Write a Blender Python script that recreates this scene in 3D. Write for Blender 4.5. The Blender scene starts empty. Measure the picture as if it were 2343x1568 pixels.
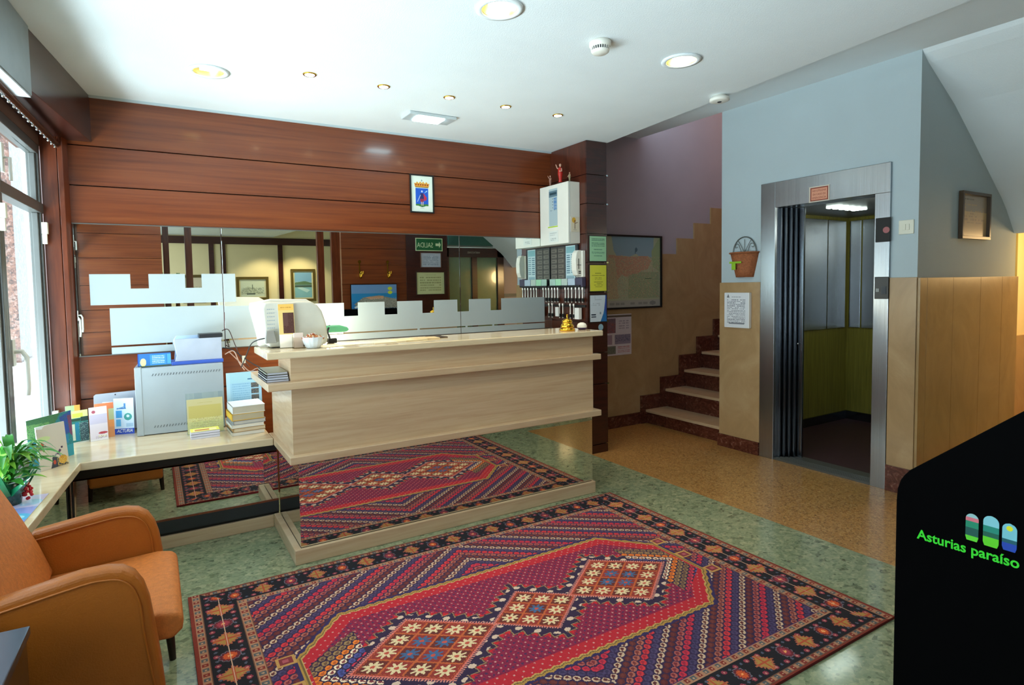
import bpy, math, random
import numpy as np
from mathutils import Vector, Matrix
random.seed(7); rng = np.random.default_rng(5)
S = bpy.context.scene
C = S.collection
PI = math.pi

# ------------------------------------------------------------------ camera
def make_camera():
    f = 1338.686; W = 2343.0; H = 1568.0; cx = 1124.02; cy = 728.65
    R = ((0.86444363, -0.50244173, -0.01701505), (-0.04187671, -0.03823804, -0.9983908), (0.50098258, 0.86376511, -0.05409524))
    cam = bpy.data.cameras.new('camera'); o = bpy.data.objects.new('camera', cam); C.objects.link(o)
    m = Matrix(((R[0][0], -R[1][0], -R[2][0], 0.0), (R[0][1], -R[1][1], -R[2][1], 0.0), (R[0][2], -R[1][2], -R[2][2], 1.5), (0, 0, 0, 1)))
    o.matrix_world = m
    cam.sensor_width = 36.0; cam.lens = f / W * 36.0
    cam.shift_x = (W / 2 - cx) / W; cam.shift_y = (cy - H / 2) / W
    cam.clip_start = 0.02; cam.clip_end = 200
    S.camera = o
make_camera()

# ------------------------------------------------------------------ world, exposure, daylight
S.view_settings.view_transform = 'Standard'
S.view_settings.look = 'None'
S.view_settings.gamma = 1.0
S.view_settings.use_curve_mapping = False
S.view_settings.exposure = 0.0
S.cycles.max_bounces = 10
S.cycles.glossy_bounces = 6
S.cycles.diffuse_bounces = 5
S.cycles.transmission_bounces = 6
S.cycles.sample_clamp_indirect = 6.0
S.cycles.use_denoising = True
w = bpy.data.worlds.new('sky'); S.world = w; w.use_nodes = True
bg = w.node_tree.nodes['Background']; bg.inputs[0].default_value = (0.72, 0.88, 1.0, 1); bg.inputs[1].default_value = 3.2

def light(kind, name, loc, energy, color=(1, 1, 1), size=0.1, rot=None, size_y=None, spot=None, blend=0.5, target=None):
    d = bpy.data.lights.new(name, kind); d.energy = energy; d.color = color
    if kind == 'AREA':
        d.size = size
        if size_y: d.shape = 'RECTANGLE'; d.size_y = size_y
    elif kind == 'SPOT':
        d.spot_size = spot; d.spot_blend = blend; d.shadow_soft_size = size
    elif kind == 'POINT': d.shadow_soft_size = size
    o = bpy.data.objects.new(name, d); C.objects.link(o); o.location = loc
    if rot: o.rotation_euler = rot
    if target is not None:
        o.rotation_euler = (Vector(target) - Vector(loc)).to_track_quat('-Z', 'Y').to_euler()
    return o
light('AREA', 'street_daylight', (-4.2, 1.6, 1.9), 240, (0.84, 0.93, 1.0), 8.0, size_y=4.0, target=(1.0, 2.0, 1.4))
light('AREA', 'pavement_bounce', (-2.1, 2.0, -0.05), 1050, (0.80, 0.92, 1.0), 6.5, size_y=1.8, target=(0.4, 2.2, 2.745))
light('AREA', 'lounge_side_fill', (-2.6, -3.6, 1.7), 45, (0.85, 0.93, 1.0), 2.5, size_y=2.4, target=(1.0, -3.4, 1.3))  # added light through an opening made for it in the unseen side wall

# ------------------------------------------------------------------ colour and material helpers
def lin(c):
    if isinstance(c, str):
        c = c.lstrip('#'); c = tuple(int(c[i:i + 2], 16) / 255 for i in (0, 2, 4))
    return tuple(((v / 12.92) if v <= 0.04045 else ((v + 0.055) / 1.055) ** 2.4) for v in c)
MATS = {}
def _new(name):
    m = bpy.data.materials.new(name); m.use_nodes = True
    nt = m.node_tree; b = nt.nodes['Principled BSDF']
    return m, nt, b
def N(nt, t, **kw):
    n = nt.nodes.new(t)
    for k, v in kw.items(): setattr(n, k, v)
    return n
def plain(name, col, rough=0.5, metal=0.0, spec=0.5, noise=0.06, nscale=12.0, bump=0.0, bscale=60.0, coat=0.0, stretch=None, emit=None, estr=0.0, trans=0.0):
    """one colour with a faint procedural variation"""
    if name in MATS: return MATS[name]
    m, nt, b = _new(name); c = lin(col)
    tc = N(nt, 'ShaderNodeTexCoord'); mp = N(nt, 'ShaderNodeMapping'); nt.links.new(tc.outputs['Object'], mp.inputs[0])
    if stretch: mp.inputs['Scale'].default_value = stretch
    nz = N(nt, 'ShaderNodeTexNoise'); nz.inputs['Scale'].default_value = nscale; nz.inputs['Detail'].default_value = 4
    nt.links.new(mp.outputs[0], nz.inputs['Vector'])
    rp = N(nt, 'ShaderNodeValToRGB'); e = rp.color_ramp.elements
    e[0].position = 0.3; e[1].position = 0.7
    e[0].color = tuple(max(0, v * (1 - noise)) for v in c) + (1,); e[1].color = tuple(min(1, v * (1 + noise)) for v in c) + (1,)
    nt.links.new(nz.outputs[0], rp.inputs[0]); nt.links.new(rp.outputs[0], b.inputs['Base Color'])
    b.inputs['Roughness'].default_value = rough; b.inputs['Metallic'].default_value = metal
    b.inputs['Specular IOR Level'].default_value = spec; b.inputs['Coat Weight'].default_value = coat
    b.inputs['Transmission Weight'].default_value = trans
    if bump:
        n2 = N(nt, 'ShaderNodeTexNoise'); n2.inputs['Scale'].default_value = bscale; n2.inputs['Detail'].default_value = 6
        nt.links.new(mp.outputs[0], n2.inputs['Vector'])
        bp = N(nt, 'ShaderNodeBump'); bp.inputs['Strength'].default_value = bump; bp.inputs['Distance'].default_value = 0.005
        nt.links.new(n2.outputs[0], bp.inputs['Height']); nt.links.new(bp.outputs[0], b.inputs['Normal'])
    if emit: b.inputs['Emission Color'].default_value = lin(emit) + (1,); b.inputs['Emission Strength'].default_value = estr
    MATS[name] = m; return m
def grain(name, cols, rough=0.3, scale=(1, 14, 14), nscale=1.2, dist=1.2, coat=0.0, spec=0.5, bump=0.0, metal=0.0):
    """veined or wood-grained surface: noise stretched along one axis"""
    if name in MATS: return MATS[name]
    m, nt, b = _new(name)
    tc = N(nt, 'ShaderNodeTexCoord'); mp = N(nt, 'ShaderNodeMapping'); mp.inputs['Scale'].default_value = scale
    nt.links.new(tc.outputs['Object'], mp.inputs[0])
    nz = N(nt, 'ShaderNodeTexNoise'); nz.inputs['Scale'].default_value = nscale; nz.inputs['Detail'].default_value = 8; nz.inputs['Distortion'].default_value = dist; nz.inputs['Roughness'].default_value = 0.62
    nt.links.new(mp.outputs[0], nz.inputs['Vector'])
    rp = N(nt, 'ShaderNodeValToRGB'); el = rp.color_ramp.elements
    n = len(cols)
    while len(el) < n: el.new(0.5)
    for i, c in enumerate(cols):
        el[i].position = 0.28 + 0.44 * i / (n - 1); el[i].color = lin(c) + (1,)
    nt.links.new(nz.outputs[0], rp.inputs[0]); nt.links.new(rp.outputs[0], b.inputs['Base Color'])
    b.inputs['Roughness'].default_value = rough; b.inputs['Coat Weight'].default_value = coat; b.inputs['Coat Roughness'].default_value = 0.12
    b.inputs['Specular IOR Level'].default_value = spec; b.inputs['Metallic'].default_value = metal
    if bump:
        bp = N(nt, 'ShaderNodeBump'); bp.inputs['Strength'].default_value = bump; bp.inputs['Distance'].default_value = 0.002
        nt.links.new(nz.outputs[0], bp.inputs['Height']); nt.links.new(bp.outputs[0], b.inputs['Normal'])
    MATS[name] = m; return m
def chips(name, cols, scale=38, rough=0.25, aniso=(1, 1, 1), n2=140):
    """terrazzo: two sizes of stone chips"""
    m, nt, b = _new(name)
    tc = N(nt, 'ShaderNodeTexCoord'); mp = N(nt, 'ShaderNodeMapping'); mp.inputs['Scale'].default_value = aniso
    nt.links.new(tc.outputs['Object'], mp.inputs[0])
    nz = N(nt, 'ShaderNodeTexNoise'); nz.inputs['Scale'].default_value = scale * 0.4; nz.inputs['Detail'].default_value = 2
    nt.links.new(mp.outputs[0], nz.inputs['Vector'])
    mx = N(nt, 'ShaderNodeVectorMath', operation='MULTIPLY_ADD'); mx.inputs[1].default_value = (0.03,) * 3
    nt.links.new(nz.outputs['Color'], mx.inputs[0]); nt.links.new(mp.outputs[0], mx.inputs[2])
    v = N(nt, 'ShaderNodeTexVoronoi'); v.inputs['Scale'].default_value = scale; nt.links.new(mx.outputs[0], v.inputs['Vector'])
    sp = N(nt, 'ShaderNodeSeparateColor'); nt.links.new(v.outputs['Color'], sp.inputs[0])
    rp = N(nt, 'ShaderNodeValToRGB'); rp.color_ramp.interpolation = 'CONSTANT'; el = rp.color_ramp.elements
    while len(el) < len(cols): el.new(0.5)
    for i, (p, c) in enumerate(cols): el[i].position = p; el[i].color = lin(c) + (1,)
    nt.links.new(sp.outputs[0], rp.inputs[0])
    v2 = N(nt, 'ShaderNodeTexVoronoi'); v2.inputs['Scale'].default_value = n2; nt.links.new(mx.outputs[0], v2.inputs['Vector'])
    s2 = N(nt, 'ShaderNodeSeparateColor'); nt.links.new(v2.outputs['Color'], s2.inputs[0])
    r2 = N(nt, 'ShaderNodeValToRGB'); r2.color_ramp.interpolation = 'CONSTANT'; e2 = r2.color_ramp.elements
    while len(e2) < len(cols): e2.new(0.5)
    for i, (p, c) in enumerate(cols): e2[i].position = p; e2[i].color = lin(c) + (1,)
    nt.links.new(s2.outputs[1], r2.inputs[0])
    mi = N(nt, 'ShaderNodeMix', data_type='RGBA'); mi.inputs[0].default_value = 0.5
    nt.links.new(rp.outputs[0], mi.inputs[6]); nt.links.new(r2.outputs[0], mi.inputs[7])
    nt.links.new(mi.outputs[2], b.inputs['Base Color'])
    b.inputs['Roughness'].default_value = rough
    b.inputs['Coat Weight'].default_value = 0.25; b.inputs['Coat Roughness'].default_value = 0.08
    MATS[name] = m; return m
def mirror(name, tint=(0.86, 0.9, 0.87)):
    m, nt, b = _new(name)
    b.inputs['Base Color'].default_value = (*tint, 1); b.inputs['Metallic'].default_value = 1; b.inputs['Roughness'].default_value = 0.005
    MATS[name] = m; return m
def glass(name, col=(0.96, 1.0, 0.99), rough=0.0):
    m = bpy.data.materials.new(name); m.use_nodes = True; nt = m.node_tree
    for n in list(nt.nodes): nt.nodes.remove(n)
    out = N(nt, 'ShaderNodeOutputMaterial'); tr = N(nt, 'ShaderNodeBsdfTransparent'); gl = N(nt, 'ShaderNodeBsdfGlossy'); mx = N(nt, 'ShaderNodeMixShader')
    tr.inputs[0].default_value = (*col, 1); gl.inputs['Roughness'].default_value = rough
    mx.inputs[0].default_value = 0.07; nt.links.new(tr.outputs[0], mx.inputs[1]); nt.links.new(gl.outputs[0], mx.inputs[2]); nt.links.new(mx.outputs[0], out.inputs[0])
    MATS[name] = m; return m
def vcol(name='printed', rough=0.6, coat=0.0, bump=0.0, bscale=300):
    if name in MATS: return MATS[name]
    m, nt, b = _new(name)
    a = N(nt, 'ShaderNodeAttribute'); a.attribute_name = 'ink'
    nt.links.new(a.outputs['Color'], b.inputs['Base Color']); b.inputs['Roughness'].default_value = rough; b.inputs['Coat Weight'].default_value = coat
    if bump:
        tc = N(nt, 'ShaderNodeTexCoord'); n2 = N(nt, 'ShaderNodeTexNoise'); n2.inputs['Scale'].default_value = bscale
        nt.links.new(tc.outputs['Object'], n2.inputs['Vector'])
        bp = N(nt, 'ShaderNodeBump'); bp.inputs['Strength'].default_value = bump; bp.inputs['Distance'].default_value = 0.002
        nt.links.new(n2.outputs[0], bp.inputs['Height']); nt.links.new(bp.outputs[0], b.inputs['Normal'])
    MATS[name] = m; return m
def emit(name, col, strength):
    m = bpy.data.materials.new(name); m.use_nodes = True; nt = m.node_tree
    for n in list(nt.nodes): nt.nodes.remove(n)
    out = N(nt, 'ShaderNodeOutputMaterial'); e = N(nt, 'ShaderNodeEmission'); e.inputs[0].default_value = lin(col) + (1,); e.inputs[1].default_value = strength
    nt.links.new(e.outputs[0], out.inputs[0]); MATS[name] = m; return m

wood = grain('red_brown_veneer', ['#5a270f', '#713516', '#7f421d'], rough=0.3, scale=(0.7, 1, 26), nscale=1.5, dist=0.4, coat=0.3)
wood_dark = grain('dark_wenge_veneer', ['#2a0f0a', '#3c1710', '#4a1f16'], rough=0.32, scale=(2, 2, 20), nscale=1.4, coat=0.3)
wood_mid = grain('mid_brown_veneer', ['#542412', '#6f331b', '#824125'], rough=0.3, scale=(9, 9, 1.0), nscale=2.0, coat=0.3)
wood_pillar = grain('mid_brown_veneer_shaded', ['#35150b', '#4a2012', '#5a2a19'], rough=0.3, scale=(9, 9, 1.0), nscale=2.0, coat=0.3)  # mid brown veneer darkened, weaker light at the pillar put into the colour
wood_box = grain('espresso_cornice', ['#2a1512', '#3a1d18', '#43241d'], rough=0.28, scale=(1, 1, 8), nscale=1.2, coat=0.3)
marble = grain('travertine', ['#b99b79', '#c4a684', '#cbaf8d', '#d0b695'], rough=0.25, scale=(1.0, 3, 22), nscale=1.5, dist=.8, coat=0.12)
marble_top = grain('travertine_polished', ['#cdb692', '#d8c4a2', '#e0cfb0'], rough=0.14, scale=(1.2, 4, 8), nscale=1.7, dist=1.2, coat=0.3)
dado = grain('tan_marble', ['#a08159', '#b08f65', '#bd9f76'], rough=0.28, scale=(1.6, 1.6, 1.1), nscale=1.6, dist=1.5, coat=0.15)
redmarble = grain('red_brown_marble', ['#38160f', '#50251a', '#633428', '#8c6857'], rough=0.25, scale=(5, 5, 6), nscale=2.4, dist=2.6, coat=0.2)
plaster = plain('white_plaster', '#e3ebee', 0.85, noise=0.02, nscale=3, bump=0.25, bscale=160)
plaster_wall = plain('pale_grey_plaster', '#b6c4c9', 0.85, noise=0.02, nscale=3, bump=0.15, bscale=120)
plaster_mauve = plain('mauve_plaster', '#aba1aa', 0.85, noise=0.03, nscale=3)
plaster_cream = plain('cream_plaster', '#ead9a8', 0.85, noise=0.02, nscale=3)
terr_green = chips('green_terrazzo', [(0.0, '#879174'), (0.2, '#959d7c'), (0.40, '#7c886b'), (0.60, '#8c9676'), (0.78, '#a8aa88'), (0.88, '#6a765a'), (0.96, '#454d3c')], 30, 0.13, (1, 1.3, 1), 75)
terr_orange = chips('ochre_terrazzo', [(0.0, '#ab7a42'), (0.25, '#b98a4e'), (0.5, '#946632'), (0.68, '#c69e66'), (0.85, '#7a5026'), (0.95, '#5e4020')], 90, 0.3, (1, 1, 1), 200)
steel = grain('brushed_steel', ['#9a9ea2', '#a5a9ad', '#afb3b6'], rough=0.27, scale=(60, 60, .4), nscale=3, dist=0, metal=1.0)
steel_dark = grain('dark_steel', ['#555a60', '#686e75', '#7b8188'], rough=0.2, scale=(60, 60, .4), nscale=3, dist=0, metal=1.0)
laminate = grain('olive_laminate', ['#6f6a2c', '#857c35', '#98903f'], rough=0.35, scale=(18, 18, 0.8), nscale=3, dist=0.3)
mir = mirror('mirror_silver')
mir_low = mirror('mirror_plinth', (0.70, 0.70, 0.66))
frost = plain('frosted_film', '#a9b5b9', 0.6, noise=0.01)
black = plain('black_gloss', '#040406', 0.3, noise=0.1)
blackm = plain('black_matt', '#0a0a0a', 0.6, noise=0.1)
darkgrey = plain('dark_grey_metal', '#33363b', 0.4, noise=0.05, metal=0.4)
white = plain('white_plastic', '#e6e4da', 0.4, noise=0.02)
whitep = plain('white_paper', '#efefec', 0.7, noise=0.02)
cream = plain('ivory_plastic', '#e2dfcd', 0.45, noise=0.02)
greybox = plain('pale_grey_enamel', '#a3adb4', 0.4, noise=0.02)
orange_l = plain('orange_leather', '#a65b16', 0.42, noise=0.1, nscale=5, bump=0.3, bscale=170, coat=0.1)
orange_f = plain('orange_weave', '#c4702e', 0.6, noise=0.14, nscale=60, bump=0.4, bscale=240)
brass = plain('polished_brass', '#d8a93a', 0.18, metal=1.0, noise=0.05)
chrome = plain('chrome', '#cfd2d4', 0.12, metal=1.0, noise=0.02)
terracotta = plain('rusty_wicker', '#9a5a34', 0.8, noise=0.25, nscale=70, bump=0.8, bscale=90)
alu = plain('aluminium_frame', '#6d6e6c', 0.35, metal=0.6, noise=0.03)
clear = glass('window_glass')
greenglass = plain('green_glass', '#6e8a72', 0.15, noise=0.04, coat=0.4)
printed = vcol()
printed_gloss = vcol('printed_gloss', 0.25, 0.4)
rug_mat = vcol('wool_pile', 0.95, 0, 0.5, 400)

# ------------------------------------------------------------------ mesh helpers
class MB:
    def __init__(s): s.v = []; s.f = []; s.m = []; s.sm = []
    def add(s, vs, fs, mi=0, smooth=False, M=None):
        o = len(s.v)
        if M is not None: vs = [tuple(M @ Vector(v)) for v in vs]
        s.v += [tuple(v) for v in vs]; s.f += [tuple(i + o for i in f) for f in fs]
        s.m += [mi] * len(fs); s.sm += [smooth] * len(fs); return s
    def box(s, x0, x1, y0, y1, z0, z1, mi=0, M=None):
        x0, x1 = min(x0, x1), max(x0, x1); y0, y1 = min(y0, y1), max(y0, y1); z0, z1 = min(z0, z1), max(z0, z1)
        v = [(x0, y0, z0), (x1, y0, z0), (x1, y1, z0), (x0, y1, z0), (x0, y0, z1), (x1, y0, z1), (x1, y1, z1), (x0, y1, z1)]
        return s.add(v, [(0, 3, 2, 1), (4, 5, 6, 7), (0, 1, 5, 4), (1, 2, 6, 5), (2, 3, 7, 6), (3, 0, 4, 7)], mi, M=M)
    def prism(s, poly, a, b, axis='z', mi=0, smooth=False, M=None):
        """poly: 2D points; axis z -> (x,y), y -> (x,z), x -> (y,z)"""
        def p(q, t):
            return (q[0], q[1], t) if axis == 'z' else ((q[0], t, q[1]) if axis == 'y' else (t, q[0], q[1]))
        ar = sum(poly[i][0] * poly[(i + 1) % len(poly)][1] - poly[(i + 1) % len(poly)][0] * poly[i][1] for i in range(len(poly)))
        if ar < 0: poly = poly[::-1]
        a, b = min(a, b), max(a, b)
        n = len(poly); v = [p(q, a) for q in poly] + [p(q, b) for q in poly]
        top = tuple(range(n, 2 * n)); bot = tuple(range(n - 1, -1, -1)); sd = [(i, (i + 1) % n, n + (i + 1) % n, n + i) for i in range(n)]
        if axis == 'y': top = top[::-1]; bot = bot[::-1]; sd = [f[::-1] for f in sd]
        o = len(s.v); s.add(v, [top, bot], mi, False, M)
        s.f += [tuple(i + o for i in f) for f in sd]; s.m += [mi] * n; s.sm += [smooth] * n
        return s
    def cyl(s, p0, p1, r0, r1=None, n=16, mi=0, smooth=True, caps=True):
        r1 = r0 if r1 is None else r1
        p0 = Vector(p0); p1 = Vector(p1); d = (p1 - p0).normalized()
        a = d.orthogonal().normalized(); b = d.cross(a)
        v = []
        for p, r in ((p0, r0), (p1, r1)):
            for i in range(n):
                t = 2 * PI * i / n; v.append(p + a * math.cos(t) * r + b * math.sin(t) * r)
        s.add(v, [(i, (i + 1) % n, n + (i + 1) % n, n + i) for i in range(n)], mi, smooth)
        if caps: s.add(v[:n], [tuple(range(n - 1, -1, -1))], mi); s.add(v[n:], [tuple(range(n))], mi)
        return s
    def lathe(s, prof, c=(0, 0, 0), n=28, mi=0, smooth=True, M=None, wav=None):
        v = []
        for k, (r, z) in enumerate(prof):
            for i in range(n):
                t = 2 * PI * i / n; rr = r * (1 + (wav * math.cos(t * 14) if wav else 0))
                v.append((c[0] + rr * math.cos(t), c[1] + rr * math.sin(t), c[2] + z))
        f = []
        for k in range(len(prof) - 1):
            for i in range(n): f.append((k * n + i, k * n + (i + 1) % n, (k + 1) * n + (i + 1) % n, (k + 1) * n + i))
        return s.add(v, f, mi, smooth, M)
    def tube(s, path, r, n=8, mi=0, closed=False):
        P = [Vector(p) for p in path]; rr = r if isinstance(r, (list, tuple)) else [r] * len(P)
        v = []; prev = None
        for i, p in enumerate(P):
            d = (P[min(i + 1, len(P) - 1)] - P[max(i - 1, 0)]).normalized()
            a = prev - d * prev.dot(d) if prev is not None else d.orthogonal()
            if a.length < 1e-6: a = d.orthogonal()
            a.normalize(); prev = a; b = d.cross(a)
            for k in range(n):
                t = 2 * PI * k / n; v.append(p + (a * math.cos(t) + b * math.sin(t)) * rr[i])
        f = [(i * n + k, i * n + (k + 1) % n, (i + 1) * n + (k + 1) % n, (i + 1) * n + k) for i in range(len(P) - 1) for k in range(n)]
        s.add(v, f, mi, True); s.add(v[:n], [tuple(range(n - 1, -1, -1))], mi); s.add(v[-n:], [tuple(range(n))], mi)
        return s
    def sphere(s, c, r, n=16, mi=0, sc=(1, 1, 1), z0=-1.0):
        pr = []
        for k in range(n // 2 + 1):
            a = -PI / 2 + PI * k / (n // 2)
            pr.append((max(1e-4, math.cos(a)) * r, max(math.sin(a), z0) * r))
        M = Matrix.Translation(c) @ Matrix.Diagonal((*sc, 1))
        return s.lathe(pr, (0, 0, 0), n, mi, True, M)

def smooth(P, k=6):
    P = [Vector(p) for p in P]; out = []
    for i in range(len(P) - 1):
        a, b, c, d = P[max(i - 1, 0)], P[i], P[i + 1], P[min(i + 2, len(P) - 1)]
        for j in range(k):
            t = j / k; out.append(.5 * ((2 * b) + (c - a) * t + (2 * a - 5 * b + 4 * c - d) * t * t + (3 * b - a - 3 * c + d) * t ** 3))
    return out + [P[-1]]
ROOTM = {}
def finish(o, label=None, cat=None, group=None, kind=None):
    if label: o['label'] = label
    if cat: o['category'] = cat
    if group: o['group'] = group
    if kind: o['kind'] = kind
    return o
def thing(name, label, cat, loc=(0, 0, 0), rz=0.0, group=None, kind=None, local=False):
    o = bpy.data.objects.new(name, None); C.objects.link(o); o.location = loc; o.rotation_euler = (0, 0, rz); o.empty_display_size = 0.05
    ROOTM[o.name] = Matrix() if local else Matrix.Translation(loc) @ Matrix.Rotation(rz, 4, 'Z')
    return finish(o, label, cat, group, kind)
def mesh_obj(name, me, parent=None):
    """me holds scene coordinates unless the root was declared local; the origin moves to the base centre"""
    o = bpy.data.objects.new(name, me); C.objects.link(o)
    n = len(me.vertices); co = np.empty(n * 3); me.vertices.foreach_get('co', co); co = co.reshape(-1, 3)
    PM = ROOTM[parent.name] if parent is not None else Matrix()
    Mi = np.array(PM.inverted()); co = co @ Mi[:3, :3].T + Mi[:3, 3]
    mn = co.min(0); mx = co.max(0); c = np.array([(mn[0] + mx[0]) / 2, (mn[1] + mx[1]) / 2, mn[2]])
    co = co - c; me.vertices.foreach_set('co', co.ravel()); me.update()
    o.location = c
    if parent is not None: o.parent = parent
    ROOTM[o.name] = PM @ Matrix.Translation(c)
    return o
def build(name, mb, mats, parent=None, bevel=0.0, label=None, cat=None, group=None, kind=None, seg=2, sub=0):
    me = bpy.data.meshes.new(name); me.from_pydata(mb.v, [], mb.f)
    if not isinstance(mats, (list, tuple)): mats = [mats]
    for m in mats: me.materials.append(m)
    me.polygons.foreach_set('material_index', mb.m); me.polygons.foreach_set('use_smooth', mb.sm); me.update()
    o = mesh_obj(name, me, parent)
    if bevel:
        b = o.modifiers.new('bevel', 'BEVEL'); b.width = bevel; b.segments = seg; b.limit_method = 'ANGLE'; b.angle_limit = math.radians(40)
    if sub:
        d = o.modifiers.new('sub', 'SUBSURF'); d.levels = sub; d.render_levels = sub
    return finish(o, label, cat, group, kind)
def box(name, x0, x1, y0, y1, z0, z1, m, parent=None, bevel=0.0, **kw):
    return build(name, MB().box(x0, x1, y0, y1, z0, z1), m, parent, bevel, **kw)
def copy_tree(o, parent=None):
    c = o.copy(); C.objects.link(c)
    if parent is not None: c.parent = parent
    for ch in list(o.children): copy_tree(ch, c)
    return c

def frame(o, r, u):
    """matrix whose local x is r, local y is u, local z the normal"""
    r = Vector(r).normalized(); u = Vector(u).normalized(); n = r.cross(u)
    return Matrix(((r.x, u.x, n.x, o[0]), (r.y, u.y, n.y, o[1]), (r.z, u.z, n.z, o[2]), (0, 0, 0, 1)))
def text(name, s, size, M, m, parent=None, depth=0.0006, align='CENTER', spacing=1.0, bold=0.0, width=None, **kw):
    cu = bpy.data.curves.new('lettering', 'FONT'); cu.body = s; cu.size = size; cu.align_x = align; cu.align_y = 'BOTTOM_BASELINE'
    cu.extrude = depth; cu.space_character = spacing; cu.offset = bold; cu.resolution_u = 3
    to = bpy.data.objects.new('lettering', cu); C.objects.link(to)
    dg = bpy.context.evaluated_depsgraph_get(); me = bpy.data.meshes.new_from_object(to.evaluated_get(dg))
    bpy.data.objects.remove(to); me.name = name
    if width:
        xs = [v.co.x for v in me.vertices]; k = width / (max(xs) - min(xs)); me.transform(Matrix.Diagonal((k, 1, 1, 1)))
    me.transform(M); me.materials.clear(); me.materials.append(m)
    return finish(mesh_obj(name, me, parent), **kw)

# ------------------------------------------------------------------ printed sheets: a grid of coloured cells
class Art:
    def __init__(s, w, h, cell, bg='#ffffff'):
        s.w = w; s.h = h; s.nx = max(2, int(round(w / cell))); s.ny = max(2, int(round(h / cell)))
        s.a = np.zeros((s.ny, s.nx, 3)); s.a[:] = lin(bg)
        s.X, s.Y = np.meshgrid((np.arange(s.nx) + .5) / s.nx, (np.arange(s.ny) + .5) / s.ny)
    def fill(s, m, c): s.a[m] = lin(c); return s
    def rect(s, x0, y0, x1, y1, c): return s.fill((s.X >= x0) & (s.X < x1) & (s.Y >= y0) & (s.Y < y1), c)
    def ell(s, x, y, rx, ry, c): return s.fill(((s.X - x) / rx) ** 2 + ((s.Y - y) / ry) ** 2 < 1, c)
    def poly(s, P, c):
        m = np.zeros_like(s.X, bool); n = len(P)
        for i in range(n):
            (x0, y0), (x1, y1) = P[i], P[(i + 1) % n]
            if y0 == y1: continue
            cr = ((s.Y > min(y0, y1)) & (s.Y <= max(y0, y1))) & (s.X < (x1 - x0) * (s.Y - y0) / (y1 - y0) + x0); m ^= cr
        return s.fill(m, c)
    def lines(s, x0, y0, x1, y1, n, c, fill=0.5):
        for i in range(n):
            yb = y1 - (i + .75) * (y1 - y0) / n; yt = yb + 0.5 * (y1 - y0) / n; x = x0
            while x < x1:
                wd = rng.uniform(.03, .12) * (x1 - x0)
                if rng.random() < fill + .3: s.rect(x, yb, min(x + wd, x1), yt, c)
                x += wd + .02 * (x1 - x0)
        return s
    def grad(s, y0, y1, c0, c1):
        t = np.clip((s.Y - y0) / (y1 - y0), 0, 1)[..., None]; m = (s.Y >= y0) & (s.Y < y1)
        s.a[m] = (np.array(lin(c0)) * (1 - t) + np.array(lin(c1)) * t)[m]; return s
    def speck(s, x0, y0, x1, y1, c, p):
        m = (s.X >= x0) & (s.X < x1) & (s.Y >= y0) & (s.Y < y1) & (rng.random(s.X.shape) < p); return s.fill(m, c)
def grid_mesh(name, art, M, thick=0.0, side='#e8e8e8'):
    nx, ny = art.nx, art.ny
    gx = np.linspace(0, art.w, nx + 1); gy = np.linspace(0, art.h, ny + 1)
    X, Y = np.meshgrid(gx, gy); co = np.stack([X.ravel(), Y.ravel(), np.zeros(X.size)], 1)
    i = np.arange(nx); j = np.arange(ny); I, J = np.meshgrid(i, j); a = (J * (nx + 1) + I).ravel()
    q = np.stack([a, a + 1, a + nx + 2, a + nx + 1], 1)
    cols = art.a.reshape(-1, 3)
    if thick:
        n0 = len(co); bt = np.array([[0, 0, -thick], [art.w, 0, -thick], [art.w, art.h, -thick], [0, art.h, -thick], [0, 0, 0], [art.w, 0, 0], [art.w, art.h, 0], [0, art.h, 0]])
        co = np.vstack([co, bt]); b = n0
        ex = np.array([[b, b + 3, b + 2, b + 1], [b, b + 1, b + 5, b + 4], [b + 1, b + 2, b + 6, b + 5], [b + 2, b + 3, b + 7, b + 6], [b + 3, b, b + 4, b + 7]])
        q = np.vstack([q, ex]); cols = np.vstack([cols, np.tile(lin(side), (5, 1))])
    Mn = np.array(M); co = co @ Mn[:3, :3].T + Mn[:3, 3]
    me = bpy.data.meshes.new(name); nf = len(q)
    me.vertices.add(len(co)); me.vertices.foreach_set('co', co.ravel())
    me.loops.add(nf * 4); me.loops.foreach_set('vertex_index', q.ravel().astype(np.int32))
    me.polygons.add(nf); me.polygons.foreach_set('loop_start', np.arange(0, nf * 4, 4, dtype=np.int32))
    try: me.polygons.foreach_set('loop_total', np.full(nf, 4, dtype=np.int32))
    except Exception: pass
    at = me.attributes.new('ink', 'FLOAT_COLOR', 'FACE')
    at.data.foreach_set('color', np.hstack([cols, np.ones((len(cols), 1))]).astype(np.float32).ravel())
    me.update(calc_edges=True); me.validate(); return me
def sheet(name, art, M, m=None, parent=None, thick=0.0, side='#e8e8e8', **kw):
    me = grid_mesh(name, art, M, thick, side); me.materials.append(m or printed)
    return finish(mesh_obj(name, me, parent), **kw)

# =================================================================== THE ROOM
H = 2.745
ST = dict(kind='structure')
f = MB(); f.box(-1.3, 3.31, -5.7, 4.62, -0.1, 0, 0); f.box(3.31, 9, -5.7, 1.5, -0.1, 0, 0); f.box(3.31, 9, 1.5, 4.62, -0.1, 0, 1)
build('floor', f, [terr_green, terr_orange], **ST)
cl = MB(); cl.prism([(-1.3, -5.7), (2.5, -5.7), (3.1, 0.0), (3.59, 4.6), (-1.3, 4.6)], H, H + 0.26)
build('ceiling', cl, plaster, **ST)
build('ceiling', MB().box(2.3, 4.506, -5.7, 4.62, 3.03, 3.2), plaster, **ST)
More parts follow.
